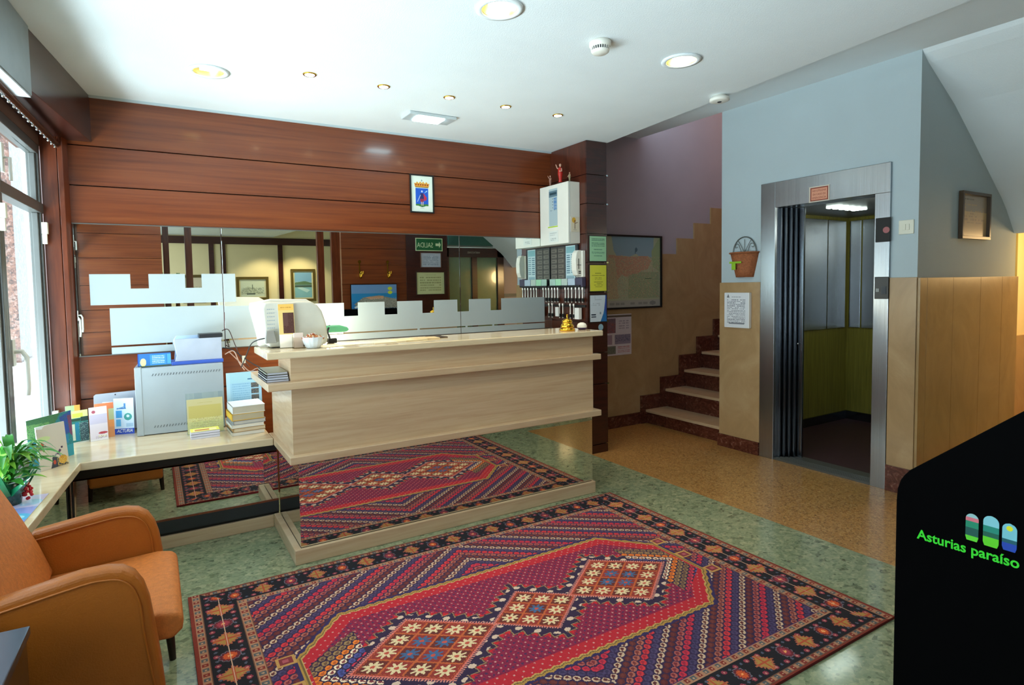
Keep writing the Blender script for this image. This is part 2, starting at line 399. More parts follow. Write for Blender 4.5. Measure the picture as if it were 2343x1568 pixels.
# sloping soffit of the upper stair flight over the corridor
prof = [(4.505, 3.032), (4.53, 3.005), (4.60, 2.955), (4.75, 2.868), (4.986, 2.732), (5.32, 2.49), (5.623, 2.26), (5.80, 2.13), (5.90, 2.04), (5.98, 1.95), (6.06, 1.86), (6.12, 1.86), (6.12, 3.2), (4.505, 3.2)]
build('ceiling', MB().prism(prof, -5.7, 1.99, 'y', smooth=False), plaster, **ST)
build('ceiling', MB().box(6.1, 9, -5.7, 2.3, 2.3, 2.4), plaster_cream, **ST)

# back wall: veneered boards with open joints
bw = MB(); bw.box(-0.45, 3.30, 4.535, 4.70, 0, H, 1)
for z0, z1 in ((2.434, H - 0.012), (2.184, 2.426), (1.943, 2.176), (0.83, 1.098), (0.0, 0.822)):
    bw.box(-0.43, 3.285, 4.506, 4.537, z0, z1, 0)
build('wall_back', bw, [wood, wood_dark], **ST)
box('trim_1', -0.45, 3.30, 4.488, 4.506, H - 0.014, H - 0.0005, plaster_wall, **ST)
box('wall_back', -0.445, 3.29, 4.5065, 4.53, 1.10, 1.94, wood_dark, **ST)
# pillar at the right end of the desk
pl = MB(); pl.box(3.30, 3.49, 4.005, 4.61, 0, H, 1)
zs = [0.0, 0.078, 0.62, 0.90, 1.177, 1.435, 1.695, 1.945, 2.205, 2.455, H]
for z0, z1 in zip(zs[:-1], zs[1:]):
    pl.box(3.282, 3.302, 4.004, 4.506, z0 + (.004 if z0 else 0), z1 - .004, 0)
    pl.box(3.282, 3.507, 3.985, 4.006, z0 + (.004 if z0 else 0), z1 - .004, 1)
    pl.box(3.487, 3.507, 4.004, 4.61, z0 + (.004 if z0 else 0), z1 - .004, 1)
build('wall_pillar', pl, [wood_pillar, wood_dark], **ST)
for i, z in enumerate((2.455, 2.205, 1.695, 1.435, 1.177, .62)):
    box('panel_clip', 3.492, 3.512, 3.972, 3.985, z - .006, z + .006, chrome, label=['small metal clip on the dark pillar edge, topmost', 'small metal clip on the dark pillar edge, second from the top', 'metal clip on the pillar edge between the green and yellow notices', 'metal clip on the pillar edge between the yellow and blue notices', 'metal clip on the pillar edge just under the blue notice', 'lowest metal clip on the pillar edge, beside the stone counter end'][i], cat='clip', group='metal clips on the pillar edge')

# stair hall wall with stepped marble dado
stx = [5.073, 5.347, 5.624, 5.913, 6.19, 6.47, 6.75]; stz = [1.825, 2.002, 2.18, 2.365, 2.545, 2.72, 2.9]
box('wall_stair', 3.50, 7.6, 4.62, 4.75, 0, 5.2, plaster_mauve, **ST)
dd = MB(); px = 3.505
for x, z in zip(stx, stz): dd.box(px, x, 4.604, 4.6205, 0, z); px = x
build('trim_2', dd, dado, bevel=0.0008, **ST)
box('wall_stair', 7.5, 7.6, 3.57, 4.62, 0, 5.2, plaster_mauve, **ST)
box('ceiling', 4.506, 7.6, 3.45, 4.75, 5.1, 5.2, plaster, **ST)
box('baseboard_stair', 3.50, 4.505, 4.585, 4.605, 0, 0.125, redmarble, bevel=.002, **ST)
sk = MB(); xs = [4.505, 4.80, 5.094, 5.378, 5.66, 5.95, 6.24, 6.53]; zk = [.301, .478, .699, .89, 1.079, 1.27, 1.46]
for i in range(7): sk.box(xs[i], xs[i + 1], 4.578, 4.605, 0, zk[i])
build('baseboard_stair', sk, redmarble, bevel=.002, **ST)
# flight of steps: risers and treads
stairs = thing('trim_staircase', None, None, (4.56, 4.08, 0), kind='structure')
nx_ = [4.561, 4.857, 5.153, 5.44, 5.72, 6.0, 6.29, 6.58]; nz = [0.148, .345, .530, .714, .89, 1.075, 1.26, 1.445]
for i in range(7):
    box('riser', nx_[i] + .02, nx_[i + 1] + .04, 3.585, 4.578, 0 if i == 0 else nz[i - 1] - .03, nz[i] - .028, redmarble, stairs)
    box('tread', nx_[i], nx_[i + 1] + .03, 3.585, 4.578, nz[i] - .028, nz[i], marble, stairs, bevel=.004)

# lift wall with door opening
lw = MB(); X0, X1 = 4.506, 4.62
lw.box(X0, X1, 1.99, 2.20, 0, 3.04); lw.box(X0, X1, 3.10, 3.57, 0, 3.04); lw.box(X0, X1, 2.20, 3.10, 2.2, 3.04)
build('wall_right', lw, plaster_wall, **ST)
box('wall_right', 4.62, 7.6, 3.54, 3.57, 0, 5.2, plaster_mauve, **ST)
box('wall_right', 4.506, 4.62, 3.2, 3.57, 3.2, 5.2, plaster_wall, **ST)
box('wall_corridor', 4.62, 6.10, 1.99, 2.05, 0, 3.04, plaster_wall, **ST)
box('wall_corridor', 6.04, 6.10, 2.05, 2.30, 0, 3.04, plaster_wall, **ST)
box('wall_corridor', 6.10, 9.0, 2.30, 2.36, 0, 3.04, plaster_cream, **ST)
d2 = MB(); d2.box(4.488, 4.507, 3.165, 3.575, .11, 1.50); d2.box(4.488, 4.507, 1.985, 2.155, .11, 1.515)
build('trim_3', d2, dado, bevel=.002, **ST)
d3 = MB(); pxx = 4.500
for x in (4.60, 4.98, 5.42, 5.80, 6.105): d3.box(pxx, x - .002, 1.968, 1.991, .11, 1.02 if False else 1.511); pxx = x
d3.box(6.09, 6.112, 1.985, 2.30, .11, 1.32)
build('trim_4', d3, grain('tan_marble_warm', ['#97774a', '#a68556', '#b29262'], rough=0.28, scale=(1.6, 1.6, 1.1), nscale=1.6, dist=1.5, coat=.3), bevel=.0015, **ST)  # tan marble with the corridor's warm light put into the colour
d4 = MB(); d4.box(6.10, 6.85, 2.28, 2.301, .11, 1.32); d4.box(6.85, 9, 2.28, 2.301, .11, .95)
build('trim_5', d4, dado, **ST)
box('baseboard_right', 4.476, 4.50, 3.165, 3.585, 0, .115, redmarble, bevel=.002, **ST)
box('baseboard_right', 4.476, 4.50, 1.955, 2.155, 0, .185, redmarble, bevel=.002, **ST)
box('baseboard_corridor', 4.50, 6.10, 1.95, 1.97, 0, .115, redmarble, bevel=.002, **ST)

# window side. s runs from the far corner towards the camera, second axis points into the room
ang = math.atan(0.06)
WM = Matrix(((-math.sin(ang), math.cos(ang), 0, -0.575), (-math.cos(ang), -math.sin(ang), 0, 4.44), (0, 0, 1, 0), (0, 0, 0, 1)))
def wbox(mb, s0, s1, n0, n1, z0, z1, mi=0): return mb.box(s0, s1, n0, n1, z0, z1, mi, M=WM)
wl = MB(); wbox(wl, -.3, 4.74, -.10, .06, 0, .56); wbox(wl, -.1, 4.74, -.10, .03, 2.39, H); wbox(wl, 4.74, 6.6, -.10, .06, 0, H); wbox(wl, 9.3, 10.3, -.10, .06, 0, H); wbox(wl, 6.6, 9.3, -.1, .06, 0, .5); wbox(wl, 6.6, 9.3, -.1, .06, 2.4, H)  # far opening only lets added light into the lounge
build('wall_left', wl, plain('brown_wall', '#5a3a2a', .6), **ST)
ss = [0, .86, 1.83, 2.80, 3.77, 4.74]
for i in range(5):
    a, b = ss[i], ss[i + 1]
    root = thing('window_%d' % (i + 1), None, None, tuple(WM @ Vector(((a + b) / 2, 0, .605))), kind='structure')
    m = MB(); wbox(m, a, a + .045, -.03, .03, .6, 2.39); wbox(m, b - .03, b, -.03, .03, .6, 2.39)
    wbox(m, a, b, -.03, .03, .6, .66); wbox(m, a, b, -.03, .035, 1.985, 2.045); wbox(m, a, b, -.03, .03, 2.335, 2.39)
    wbox(m, a + .045, a + .07, -.012, .018, .66, 1.985); wbox(m, b - .05, b - .03, -.012, .018, .66, 1.985); wbox(m, a + .045, a + .07, -.012, .018, 2.045, 2.335)
    build('window_frame', m, alu, root, bevel=.003)
    m = MB(); wbox(m, a + .05, b - .03, -.003, .003, .66, 1.985); wbox(m, a + .05, b - .03, -.003, .003, 2.045, 2.335)
    build('glass_pane', m, clear, root)
    m = MB(); wbox(m, a + .03, a + .06, .03, .06, 1.86, 1.93); wbox(m, a + .04, a + .056, .03, .055, 1.80, 1.86); wbox(m, a + .03, a + .06, .03, .06, .72, .79)
    build('hinge', m, cream, root, bevel=.003)
    m = MB(); P = [WM @ Vector(p) for p in ((b - .075, .02, 1.22), (b - .075, .06, 1.22), (b - .085, .075, 1.19), (b - .085, .075, 1.04), (b - .09, .07, 1.0))]
    m.tube(P, .011, 8); wbox(m, b - .10, b - .05, .01, .03, 1.15, 1.28); build('window_handle', m, white, root)
    m = MB(); P = [WM @ Vector(p) for p in ((b - .11, .02, 2.17), (b - .11, .05, 2.17), (b - .11, .05, 2.06))]
    m.tube(P, .008, 8); wbox(m, b - .13, b - .09, .01, .025, 2.10, 2.24); build('window_handle', m, white, root)
# wood-clad end post between the window and the back wall
ep = MB(); ep.prism([(-.59, 4.60), (-.543, 4.44), (-.462, 4.44), (-.462, 4.60)], 0, 2.46); ep.prism([(-.459, 4.434), (-.432, 4.434), (-.412, 4.506), (-.412, 4.6), (-.459, 4.6)], 0, 2.46)
build('wall_left', ep, wood_mid, bevel=.003, **ST)
box('wall_left', -.60, -.412, 4.56, 4.70, 0, H, wood_mid, **ST)
# cornice box above the windows
cb = MB(); cb.prism([(-.285, 4.507), (-.448, 3.485), (-.60, 3.485), (-.60, 4.507)], 2.455, H - .001)
build('trim_6', cb, wood_box, bevel=.002, **ST)
cb = MB(); cb.prism([(-.45, 3.483), (-.57, 2.6), (-.70, 1.0), (-.88, -.3), (-1.0, -.3), (-.80, 3.0), (-.60, 3.483)], 2.455, H - .001)
build('trim_7', cb, wood_box, **ST)

# street outside
box('ground_outside', -14, -1.25, -8, 22, -.25, -.12, plain('pavement', '#b9b9b4', .8), **ST)
gp = MB()
gp.box(-1.30, -.93, 6.0, 6.5, -.12, 4.0); build('wall_outside', gp, chips('red_granite', [(0, '#7d5a50'), (.3, '#93695a'), (.55, '#5c4640'), (.75, '#a98a80'), (.9, '#3f3432')], 40, .3, (1, 1, 1), 90), **ST)
box('wall_outside', -1.36, -.90, 5.9, 6.6, -.12, .95, plain('pale_render', '#e9e7e2', .8), bevel=.01, **ST)

# =================================================================== behind the camera (seen in the wall mirror)
rw = MB()
for z0, z1 in ((0, .36), (.37, .68), (.69, .98), (.99, 1.275), (1.283, 1.60), (1.608, 1.962), (1.97, 2.285), (2.293, H)): rw.box(-.9, .15, -.32, -.30, z0, z1)
rw.box(-.9, .15, -.36, -.32, 0, H); build('wall_rear', rw, wood, **ST)
rw = MB()
for z0, z1 in ((0, .3), (.308, .58), (.588, .86), (.868, 1.13), (1.138, 1.41), (1.418, 1.565), (1.573, 1.85), (1.858, 2.09), (2.098, 2.38), (2.388, 3.03)): rw.box(2.42, 3.42, .49, .51, z0, z1)
rw.box(2.42, 3.42, .44, .49, 0, 3.03); build('wall_rear', rw, wood, **ST)
box('wall_rear', 3.42, 4.12, .42, .53, 0, 3.03, wood_dark, **ST)
box('wall_rear', -1.3, 6.1, -5.68, -5.50, 0, 3.2, plaster_cream, **ST)
box('wall_rear', 6.0, 6.1, -5.50, -.66, 0, 3.2, plaster_cream, **ST)  # unseen wall added to keep sky light from leaking in
bm = MB(); bm.box(-1.2, 6.0, -5.50, -5.46, 2.56, 2.72)
for x in (-.2, 1.148, 1.388, 2.621, 3.9): bm.box(x, x + .105, -5.50, -5.46, 0, 2.56)
build('trim_8', bm, wood_dark, bevel=.004, **ST)
for i, (x, y, wd) in enumerate(((.179, -.99, .08), (.47, -.99, .095), (2.44, -.99, .115), (2.68, -.99, .17))):
    box('trim_%d' % (9 + i), x, x + wd, y - .08, y, 0, H, wood_mid, bevel=.005, **ST)
box('wall_rear', 5.85, 9, -.64, -.60, 0, 3.03, plaster_mauve, **ST)
box('wall_rear', 4.64, 5.86, -.66, -.62, 2.24, 3.03, plaster_wall, **ST)
box('wall_rear', 4.12, 4.64, -.64, -.60, 0, 3.03, wood_dark, **ST)
d1 = thing('door_1', None, None, (5.25, -.62, 0), kind='structure')
m = MB(); m.box(4.64, 4.70, -.66, -.59, 0, 2.22); m.box(5.72, 5.86, -.66, -.59, 0, 2.22); m.box(4.64, 5.86, -.66, -.59, 2.05, 2.22); m.box(5.17, 5.28, -.66, -.59, 0, 2.05); m.box(4.7, 5.72, -.66, -.59, 0, .2)
build('door_frame', m, wood_dark, d1, bevel=.004)
m = MB(); m.box(4.70, 5.17, -.635, -.625, .2, 2.05); m.box(5.28, 5.72, -.635, -.625, .2, 2.05); build('glass_pane', m, greenglass, d1)
aw = box('awning_panel', 4.68, 5.66, -.60, -.56, 2.26, 2.44, plain('teal_canvas', '#3c6f66', .6), bevel=.01, label='teal panel over the dark glazed door, seen in the wall mirror', cat='panel')
box('baseboard_rear', 5.86, 9, -.60, -.585, 1.30, 1.36, plain('slate_rail', '#68707c', .5), **ST)
box('wall_rear', 8.9, 9, -.6, 2.3, 0, 3.03, plaster_cream, **ST)

# =================================================================== RUG
def make_rug():
    x0, x1, y0, y1 = 0.093, 2.787, 1.29, 3.152
    A = Art(x1 - x0, y1 - y0, 0.0040, '#2e1a40')
    x = x0 + A.X * A.w; y = y0 + A.Y * A.h
    u = x - 1.44; v = y - 2.2; au, av = abs(u), abs(v)
    dx = np.minimum(x - x0, x1 - x); dy = np.minimum(y - y0, y1 - y)
    F = A.fill
    # field rows of little paisleys
    p = av * .80 + au * .60; q = au * .80 - av * .60
    ps, qs = 0.030, 0.036
    def paisley(mask, cyc, ps=ps, qs=qs, p=p, q=q):
        ip = np.floor(p / ps).astype(int); fq = (q / qs + 0.5 * (ip % 2)); fp = p / ps - ip - .5; fq = fq - np.floor(fq) - .5
        r = np.hypot(fp / .46, fq / .44); ci = ip % len(cyc)
        for k, (c, inner) in enumerate(cyc):
            mk = mask & (ci == k); F(mk & (r < 1), c)
            F(mk & (np.hypot((fp + .08) / .24, (fq - .05) / .22) < 1), inner)
            F(mk & (fp > -.05) & (fp < .12) & (fq < -.1) & (r < 1.0), inner)
    cyc = [('#c9a88c', '#5a2428'), ('#5a1e20', '#672a2a'), ('#a8564e', '#74222e'), ('#c42a3e', '#981a38'), ('#483a60', '#33284c'), ('#c9a88c', '#5a2428'), ('#5e2422', '#6e302c'), ('#a8604f', '#702a2c'), ('#cc3238', '#9e1e32'), ('#4c3c62', '#382c50')]
    paisley(np.ones_like(u, bool), cyc)
    # central hexagon
    g = np.maximum(np.maximum(av - .41, (av - .41 + (au - .76) * 1.05) / 1.45), au - .985)
    tri = abs(((u * 22 + 100) % 1) - .5) * .018 - .004
    gg = g + np.where(av > .19, tri, 0)
    A.fill((g > 0.0) & (g < .026), '#2d2150')
    A.fill(gg < .012, '#a9803c'); A.fill(gg < .002, '#6d5630'); A.fill(gg < -.004, '#bd9654'); A.fill(gg < -.011, '#b01a2a')
    # ear shaped ornaments at both ends
    for sx in (-1, 1):
        for cyv in (-.19, 0, .19):
            e = np.maximum(abs(u - sx * 1.035), abs(v - cyv) * 1.2)
            A.fill(e < .038, '#b98a4c'); A.fill(e < .026, '#7b2b33'); A.fill(e < .012, '#a8505a')
    red = gg < -.011
    dots = ((x * 46).astype(int) + (y * 46).astype(int)) % 2 == 0
    fx = (x * 46) % 1 - .5; fy = (y * 46) % 1 - .5
    A.fill(red & (g < -.075), '#87163c')
    A.fill(red & (g < -.075) & (rng.random(u.shape) < .25), '#6a1236')
    A.fill(red & dots & (np.hypot(fx, fy) < .19), '#c08a84')
    A.fill(red & (g < -.075) & ~dots & (np.hypot(fx, fy) < .25), '#45244c')
    # three lozenges
    dia = [(.927, 2.170, .313, .225, 4), (1.477, 2.176, .215, .166, 3), (1.99, 2.19, .295, .214, 4)]
    m = np.full(u.shape, 9.0)
    for cx, cy, hx, hy, n in dia:
        k = abs(x - cx) / hx + abs(y - cy) / hy; m = np.minimum(m, (k - 1) * hx * hy / math.hypot(hx, hy))
    best = np.full(u.shape, 9.0); tt = np.zeros(u.shape)
    for cx, cy, hx, hy, n in dia:
        k = (abs(x - cx) / hx + abs(y - cy) / hy - 1) * hx * hy / math.hypot(hx, hy); t_ = (abs(x - cx) / hx - abs(y - cy) / hy) * hx
        tt = np.where(k < best, t_, tt); best = np.minimum(best, k)
    zz = m + (abs((tt * 11) % 1 - .5) * 4 - 1) * .017
    inside = g < -.02
    far = (au > .74) & (abs(v + .02) < .36 - (au - .60) * .62) & inside & (m > 0)
    A.fill(inside & (zz < .088) & (abs((tt * 11) % 1 - .5) > .3), '#bc1622'); A.fill(inside & (zz < .072), '#5c3c30'); A.fill(inside & (zz < .068), '#9a7856'); A.fill(inside & (zz < .062), '#2c1a3a')
    A.fill(far, '#2c1a3a')
    paisley(far & (m > .03), [('#e8cfb0', '#7a3038'), ('#e07a28', '#b5521c'), ('#9a7a50', '#6a4a38'), ('#8a6a48', '#5a3c38'), ('#c8324a', '#8a1c38'), ('#4c5090', '#353a70')])
    hook = inside & (m > .02) & (m < .055) & ~far
    hx_, hy_ = (x * 17) % 1 - .5, (y * 17) % 1 - .5
    A.fill(hook & (np.hypot(hx_ / .3, hy_ / .22) < 1), '#cdb09c')
    for cx, cy, hx, hy, n in dia:
        du, dv = (x - cx) / hx, (y - cy) / hy; k = abs(du) + abs(dv)
        teeth = (((du - dv) * n * 5) % 1 < .5) if True else None
        t2 = np.where(du * dv > 0, ((du - dv) * n * 4) % 1 < .5, ((du + dv) * n * 4) % 1 < .5)
        A.fill((k < 1.12) & t2, '#cf8478'); A.fill(k < 1.055, '#cc6656'); A.fill(k < 1.015, '#8a2c20')
        a = (du + dv + 1) / 2 * n; b = (du - dv + 1) / 2 * n
        ia, ib = np.floor(a).astype(int), np.floor(b).astype(int); fa, fb = a - ia - .5, b - ib - .5
        ins = k < .985
        A.fill(ins, '#8a2c26'); alt = (ia + ib) % 2 == 0
        A.fill(ins & alt, '#642420'); A.fill(ins & ((abs(fa) > .45) | (abs(fb) > .45)), '#b8582e')
        th = np.arctan2(fb, fa); rr = np.hypot(fa, fb)
        star = rr < .31 + .11 * np.cos(8 * th)
        if n == 4: mid = (ia > 0) & (ia < 3) & (ib > 0) & (ib < 3)
        else: mid = (ia == 1) & (ib == 1)
        A.fill(ins & star & ~mid, '#d8c096'); A.fill(ins & star & mid, '#3c5c84')
        A.fill(ins & (rr < .1), '#b84a3c')
    # borders
    hb = (dx < .245) | (dy < .198)
    end = (dx - .245) < (dy - .198)
    d = np.where(end, dx, dy); along = np.where(end, y - y0, x - x0)
    b0 = np.where(end, .050, .036); b1 = np.where(end, .20, .163); b2 = np.where(end, .245, .198)
    def guard(mk, lo, hi, per):
        t = (along / per) % 1 - .5; ii = np.floor(along / per).astype(int) % 2; c = (d - (lo + hi) / 2) / (hi - lo)
        A.fill(mk, '#6d4634'); A.fill(mk & (abs(c) < .42), '#a9785c'); 
        mo = (abs(t) < .30) & (abs(c) < .30)
        A.fill(mk & mo & (ii == 0), '#7c241c'); A.fill(mk & mo & (ii == 1), '#50565a'); A.fill(mk & (np.hypot(t / .12, c / .12) < 1), '#bf9474')
    A.fill(hb, '#120d18')
    cmid = (b0 + b1) / 2; hwid = (b1 - b0) / 2; c = (d - cmid) / hwid
    per = .265
    i0 = np.floor(along / per).astype(int); t = (along / per - i0) * 2          # 0..2: gold lozenge at .5, red rosette at 1.5
    t1 = (t - .5) * per / 2 / hwid; t2 = (t - 1.5) * per / 2 / hwid
    band = hb & (d > b0) & (d < b1)
    fl = (along / .0331) % 1 - .5; fi = np.floor(along / .0331).astype(int)
    for off in (-.66, .66):
        A.fill(band & (np.hypot((c - off) / .16, fl / .36) < 1) & (fi % 2 == 0), '#8e3044'); A.fill(band & (np.hypot((c - off) / .07, fl / .14) < 1) & (fi % 2 == 0), '#c98878')
        A.fill(band & (np.hypot((c - off) / .09, fl / .2) < 1) & (fi % 2 == 1), '#50566a')
    jag = .1 * np.cos(18 * np.arctan2(c, t1))
    l1 = abs(c) / .78 + abs(t1) / .74
    A.fill(band & (l1 < 1.05 + jag), '#b05a42'); A.fill(band & (l1 < .86 + jag), '#a98040'); A.fill(band & (abs(c) < .7) & (abs(t1) < .07), '#b04a2c'); A.fill(band & (abs(c) < .07) & (abs(t1) < .6), '#b04a2c')
    r2 = np.hypot(c / .58, t2 / .5) + .06 * np.cos(12 * np.arctan2(c, t2))
    odd = i0 % 2 == 0
    A.fill(band & (r2 < 1.0), '#6c6674'); A.fill(band & (r2 < .9), '#641c28'); A.fill(band & (r2 < .62) & odd, '#c85024'); A.fill(band & (r2 < .62) & ~odd, '#9a3042'); A.fill(band & (r2 < .2), '#f0a060')
    A.fill(band & end & (abs(c) < .03), '#c8a088')
    A.fill(hb & (d < b0), '#7c2a1c')
    guard(hb & (d < b0) & (d > np.where(end, .014, .008)), np.where(end, .014, .008), b0, .034)
    guard(hb & (d > b1) & (d < b2), b1, b2, .034)
    A.fill((abs(d - b2) < .003) & hb, '#4a2050')
    A.a *= (1 + rng.normal(0, .05, u.shape))[..., None]; A.a = np.clip(A.a, 0, 1)
    sheet('rug', A, Matrix.Translation((x0, y0, .0125)), rug_mat, thick=.012, side='#8c1a20', label='large red oriental rug with three star-filled lozenges on the green floor', cat='rug')
make_rug()

# =================================================================== RECEPTION COUNTER
rc = thing('reception_counter', 'long cream travertine reception counter with a mirrored base', 'counter', (1.68, 3.5, 0))
build('counter_top', MB().box(.505, 2.782, 3.205, 3.63, 1.136, 1.174), marble_top, rc, .006, seg=3)
m = MB(); m.prism([(.505, 3.205), (2.762, 3.205), (2.762, 3.26), (.66, 3.26), (.66, 3.86), (.505, 3.80)], .968, 1.008); build('middle_shelf', m, marble, rc, .004)
m = MB(); m.prism([(.605, 3.205), (2.762, 3.205), (2.762, 3.86), (.605, 3.86)], .562, .604); build('bottom_ledge', m, marble, rc, .004)
m = MB(); m.box(.632, 2.722, 3.25, 3.60, .604, .968); m.box(.632, 2.722, 3.25, 3.60, 1.008, 1.136); m.box(.632, .66, 3.6, 3.86, .604, .968); build('counter_body', m, marble, rc)
m = MB(); m.box(.657, 2.712, 3.252, 3.262, .086, .562); build('front_mirror', m, mir_low, rc)
m = MB(); m.box(.655, .664, 3.253, 3.856, .086, .562); build('side_mirror', m, mir_low, rc)
m = MB(); m.box(.664, 2.712, 3.262, 3.86, .0, .562); build('plinth_core', m, blackm, rc)
m = MB(); m.box(.618, 2.715, 3.228, 3.252, 0, .084); m.box(.618, .655, 3.252, 3.858, 0, .084); m.box(2.712, 2.722, 3.228, 3.86, 0, .084); build('plinth', m, marble, rc, .004)

# =================================================================== LOW SHELF UNDER THE WINDOW
sc = thing('window_shelf', 'low L-shaped travertine shelf under the window with mirrored front', 'shelf', (-.1, 3.9, 0))
def wx(y): return -.575 - .06 * (4.44 - y) + .04
m = MB(); m.prism([(.603, 3.694), (.603, 4.50), (-.41, 4.50), (-.435, 4.43), (wx(4.43), 4.43), (wx(1.0), 1.0), (-.610, 1.0), (-.445, 2.818), (-.362, 3.735)], .562, .605)
build('shelf_top', m, marble_top, sc, .004)
m = MB(); m.box(-.425, .650, 3.862, 3.874, .175, .485); build('front_mirror', m, mir_low, sc)
m = MB(); m.box(-.425, .650, 3.868, 3.90, .484, .560); m.box(-.425, .650, 3.858, 3.90, .094, .165); build('vent_strip', m, darkgrey, sc)
m = MB(); m.box(-.425, .650, 3.858, 3.875, .165, .176); m.box(-.425, .650, 3.862, 3.90, .476, .486); build('wood_trim', m, wood_mid, sc)
m = MB(); m.box(-.425, .616, 3.855, 3.88, 0, .075); build('plinth', m, marble, sc, .003)
m = MB(); m.box(-.41, .603, 3.90, 4.4, 0, .56); m.box(-.425, .650, 3.875, 3.9, .075, .5); build('core', m, blackm, sc)
# branch below the windows
def br(off, y): return -.362 - .0905 * (3.735 - y) - off
def strip(o0, o1, z0, z1, ya=3.855, yb=1.0):
    return MB().prism([(br(o0, ya), ya), (br(o0, yb), yb), (br(o1, yb), yb), (br(o1, ya), ya)], z0, z1)
build('side_mirror', strip(.075, .083, .175, .485), mir_low, sc)
build('vent_strip', strip(.078, .11, .485, .56), darkgrey, sc); build('vent_strip', strip(.072, .11, .094, .165), darkgrey, sc)
build('wood_trim', strip(.07, .10, .163, .176), wood_mid, sc); build('plinth', strip(.065, .10, 0, .075), marble, sc, .003)
build('core', strip(.085, .12, .075, .56), blackm, sc)
build('corner_post', MB().box(-.419, -.411, 3.846, 3.856, .08, .56), darkgrey, sc)

# =================================================================== WALL MIRROR WITH FROSTED CASTLE WALL
wm = thing('wall_mirror', 'long wall mirror with frosted castle battlement pattern behind the counter', 'mirror', (1.4, 4.5, 1.1))
for a, b in ((-.408, .437), (.441, 2.304), (2.308, 3.278)):
    build('mirror_panel', MB().box(a, b, 4.5005, 4.5065, 1.102, 1.940), mir, wm, .0015)
m = MB()
def film(x0, x1, z0, z1, x_skip=True):
    for a, b in ((-.408, .437), (.441, 2.304), (2.308, 3.278)):
        lo, hi = max(x0, a + .001), min(x1, b - .001)
        if hi > lo: m.box(lo, hi, 4.4990, 4.5003, z0, z1)
film(-.335, -.113, 1.527, 1.622); film(-.010, .205, 1.527, 1.622); film(.306, .52, 1.527, 1.622); film(-.335, .52, 1.424, 1.527)
film(-.235, .437, 1.160, 1.402); film(-.235, .437, 1.103, 1.147)
edges = [.441, .97, 1.075, 1.293, 1.399, 1.618, 1.725, 1.946, 2.053, 2.272, 2.386, 2.603, 2.715, 3.19]
film(.441, 3.19, 1.163, 1.290)
for a, b in ((.441, .9), (1.0, 1.290), (1.401, 1.620), (1.728, 1.949), (2.055, 2.275), (2.388, 2.606), (2.717, 3.19)): film(a, b, 1.290, 1.394)
film(.47, 3.19, 1.103, 1.152)
for x in (1.9, 2.35, 2.62): m.box(x, x + .02, 4.4990, 4.5003, 1.152, 1.163)
build('frosted_film', m, frost, wm)
m = MB(); m.box(-.41, 3.278, 4.497, 4.507, 1.098, 1.1035); m.box(-.41, 3.278, 4.497, 4.507, 1.938, 1.944); build('edge_strip', m, alu, wm)

# =================================================================== FRAMED AND PINNED THINGS
def framed(name, label, cat, o, r, u, art, fw, fm, depth=.02, mat_w=0.0, group=None, matc=None, gloss=False):
    """o: lower left corner of the outer frame on the wall; r right, u up (seen from the front)"""
    W = art.w + 2 * (fw + mat_w); Hh = art.h + 2 * (fw + mat_w); M = frame(o, r, u)
    root = thing(name, label, cat, tuple(M @ Vector((W / 2, 0, 0))), 0, group)
    m = MB(); m.box(0, W, 0, fw, .001, depth, M=M); m.box(0, W, Hh - fw, Hh, .001, depth, M=M); m.box(0, fw, fw, Hh - fw, .001, depth, M=M); m.box(W - fw, W, fw, Hh - fw, .001, depth, M=M)
    build('frame', m, fm, root, .0015)
    if mat_w: build('mount', MB().box(fw, W - fw, fw, Hh - fw, .001, .006, M=M), matc or whitep, root)
    sheet('picture', art, M @ Matrix.Translation((fw + mat_w, fw + mat_w, .0075)), printed_gloss if gloss else printed, root)
    return root
def notice(name, label, cat, o, r, u, art, thick=.0012, off=.0015, m=None, group=None, parent=None):
    M = frame(o, r, u) @ Matrix.Translation((0, 0, thick + off))
    return sheet(name, art, M, m, parent, thick=thick, label=label, cat=cat, group=group)
FR = ((1, 0, 0), (0, 0, 1))          # faces the camera (-y)
LW = ((0, -1, 0), (0, 0, 1))         # faces the windows (-x)
RW = ((-1, 0, 0), (0, 0, 1))         # faces the counter (+y)
# coat of arms
A = Art(.19, .292, .0016, '#e3ece0')
A.rect(.20, .17, .80, .66, '#1557c8'); A.poly([(.2, .17), (.8, .17), (.8, .20), (.62, .15), (.5, .13), (.38, .15), (.2, .20)], '#2b6a36'); A.rect(.22, .165, .79, .215, '#3a7a34')
A.poly([(.18, .69), (.82, .69), (.86, .80), (.78, .79), (.72, .84), (.64, .79), (.57, .85), (.50, .80), (.43, .85), (.36, .79), (.28, .84), (.22, .79), (.14, .80)], '#d9952c')
for i in range(6): A.ell(.23 + i * .108, .755, .03, .028, '#9c3a1c'); A.ell(.23 + i * .108, .80, .02, .015, '#f0d27a')
A.rect(.19, .675, .81, .695, '#3a3218'); A.rect(.49, .84, .51, .90, '#7f8f86'); A.rect(.465, .87, .535, .88, '#7f8f86')
A.ell(.50, .57, .035, .028, '#cfd6e8'); A.poly([(.42, .52), (.58, .52), (.60, .34), (.53, .33), (.47, .33), (.40, .34)], '#252a6a'); A.poly([(.57, .52), (.72, .40), (.70, .33), (.60, .30)], '#c22a48')
A.poly([(.41, .36), (.6, .36), (.56, .27), (.42, .27)], '#93294a'); A.poly([(.45, .28), (.49, .28), (.48, .17), (.45, .17)], '#d9b9a8'); A.poly([(.53, .28), (.57, .28), (.55, .17), (.52, .17)], '#d9b9a8')
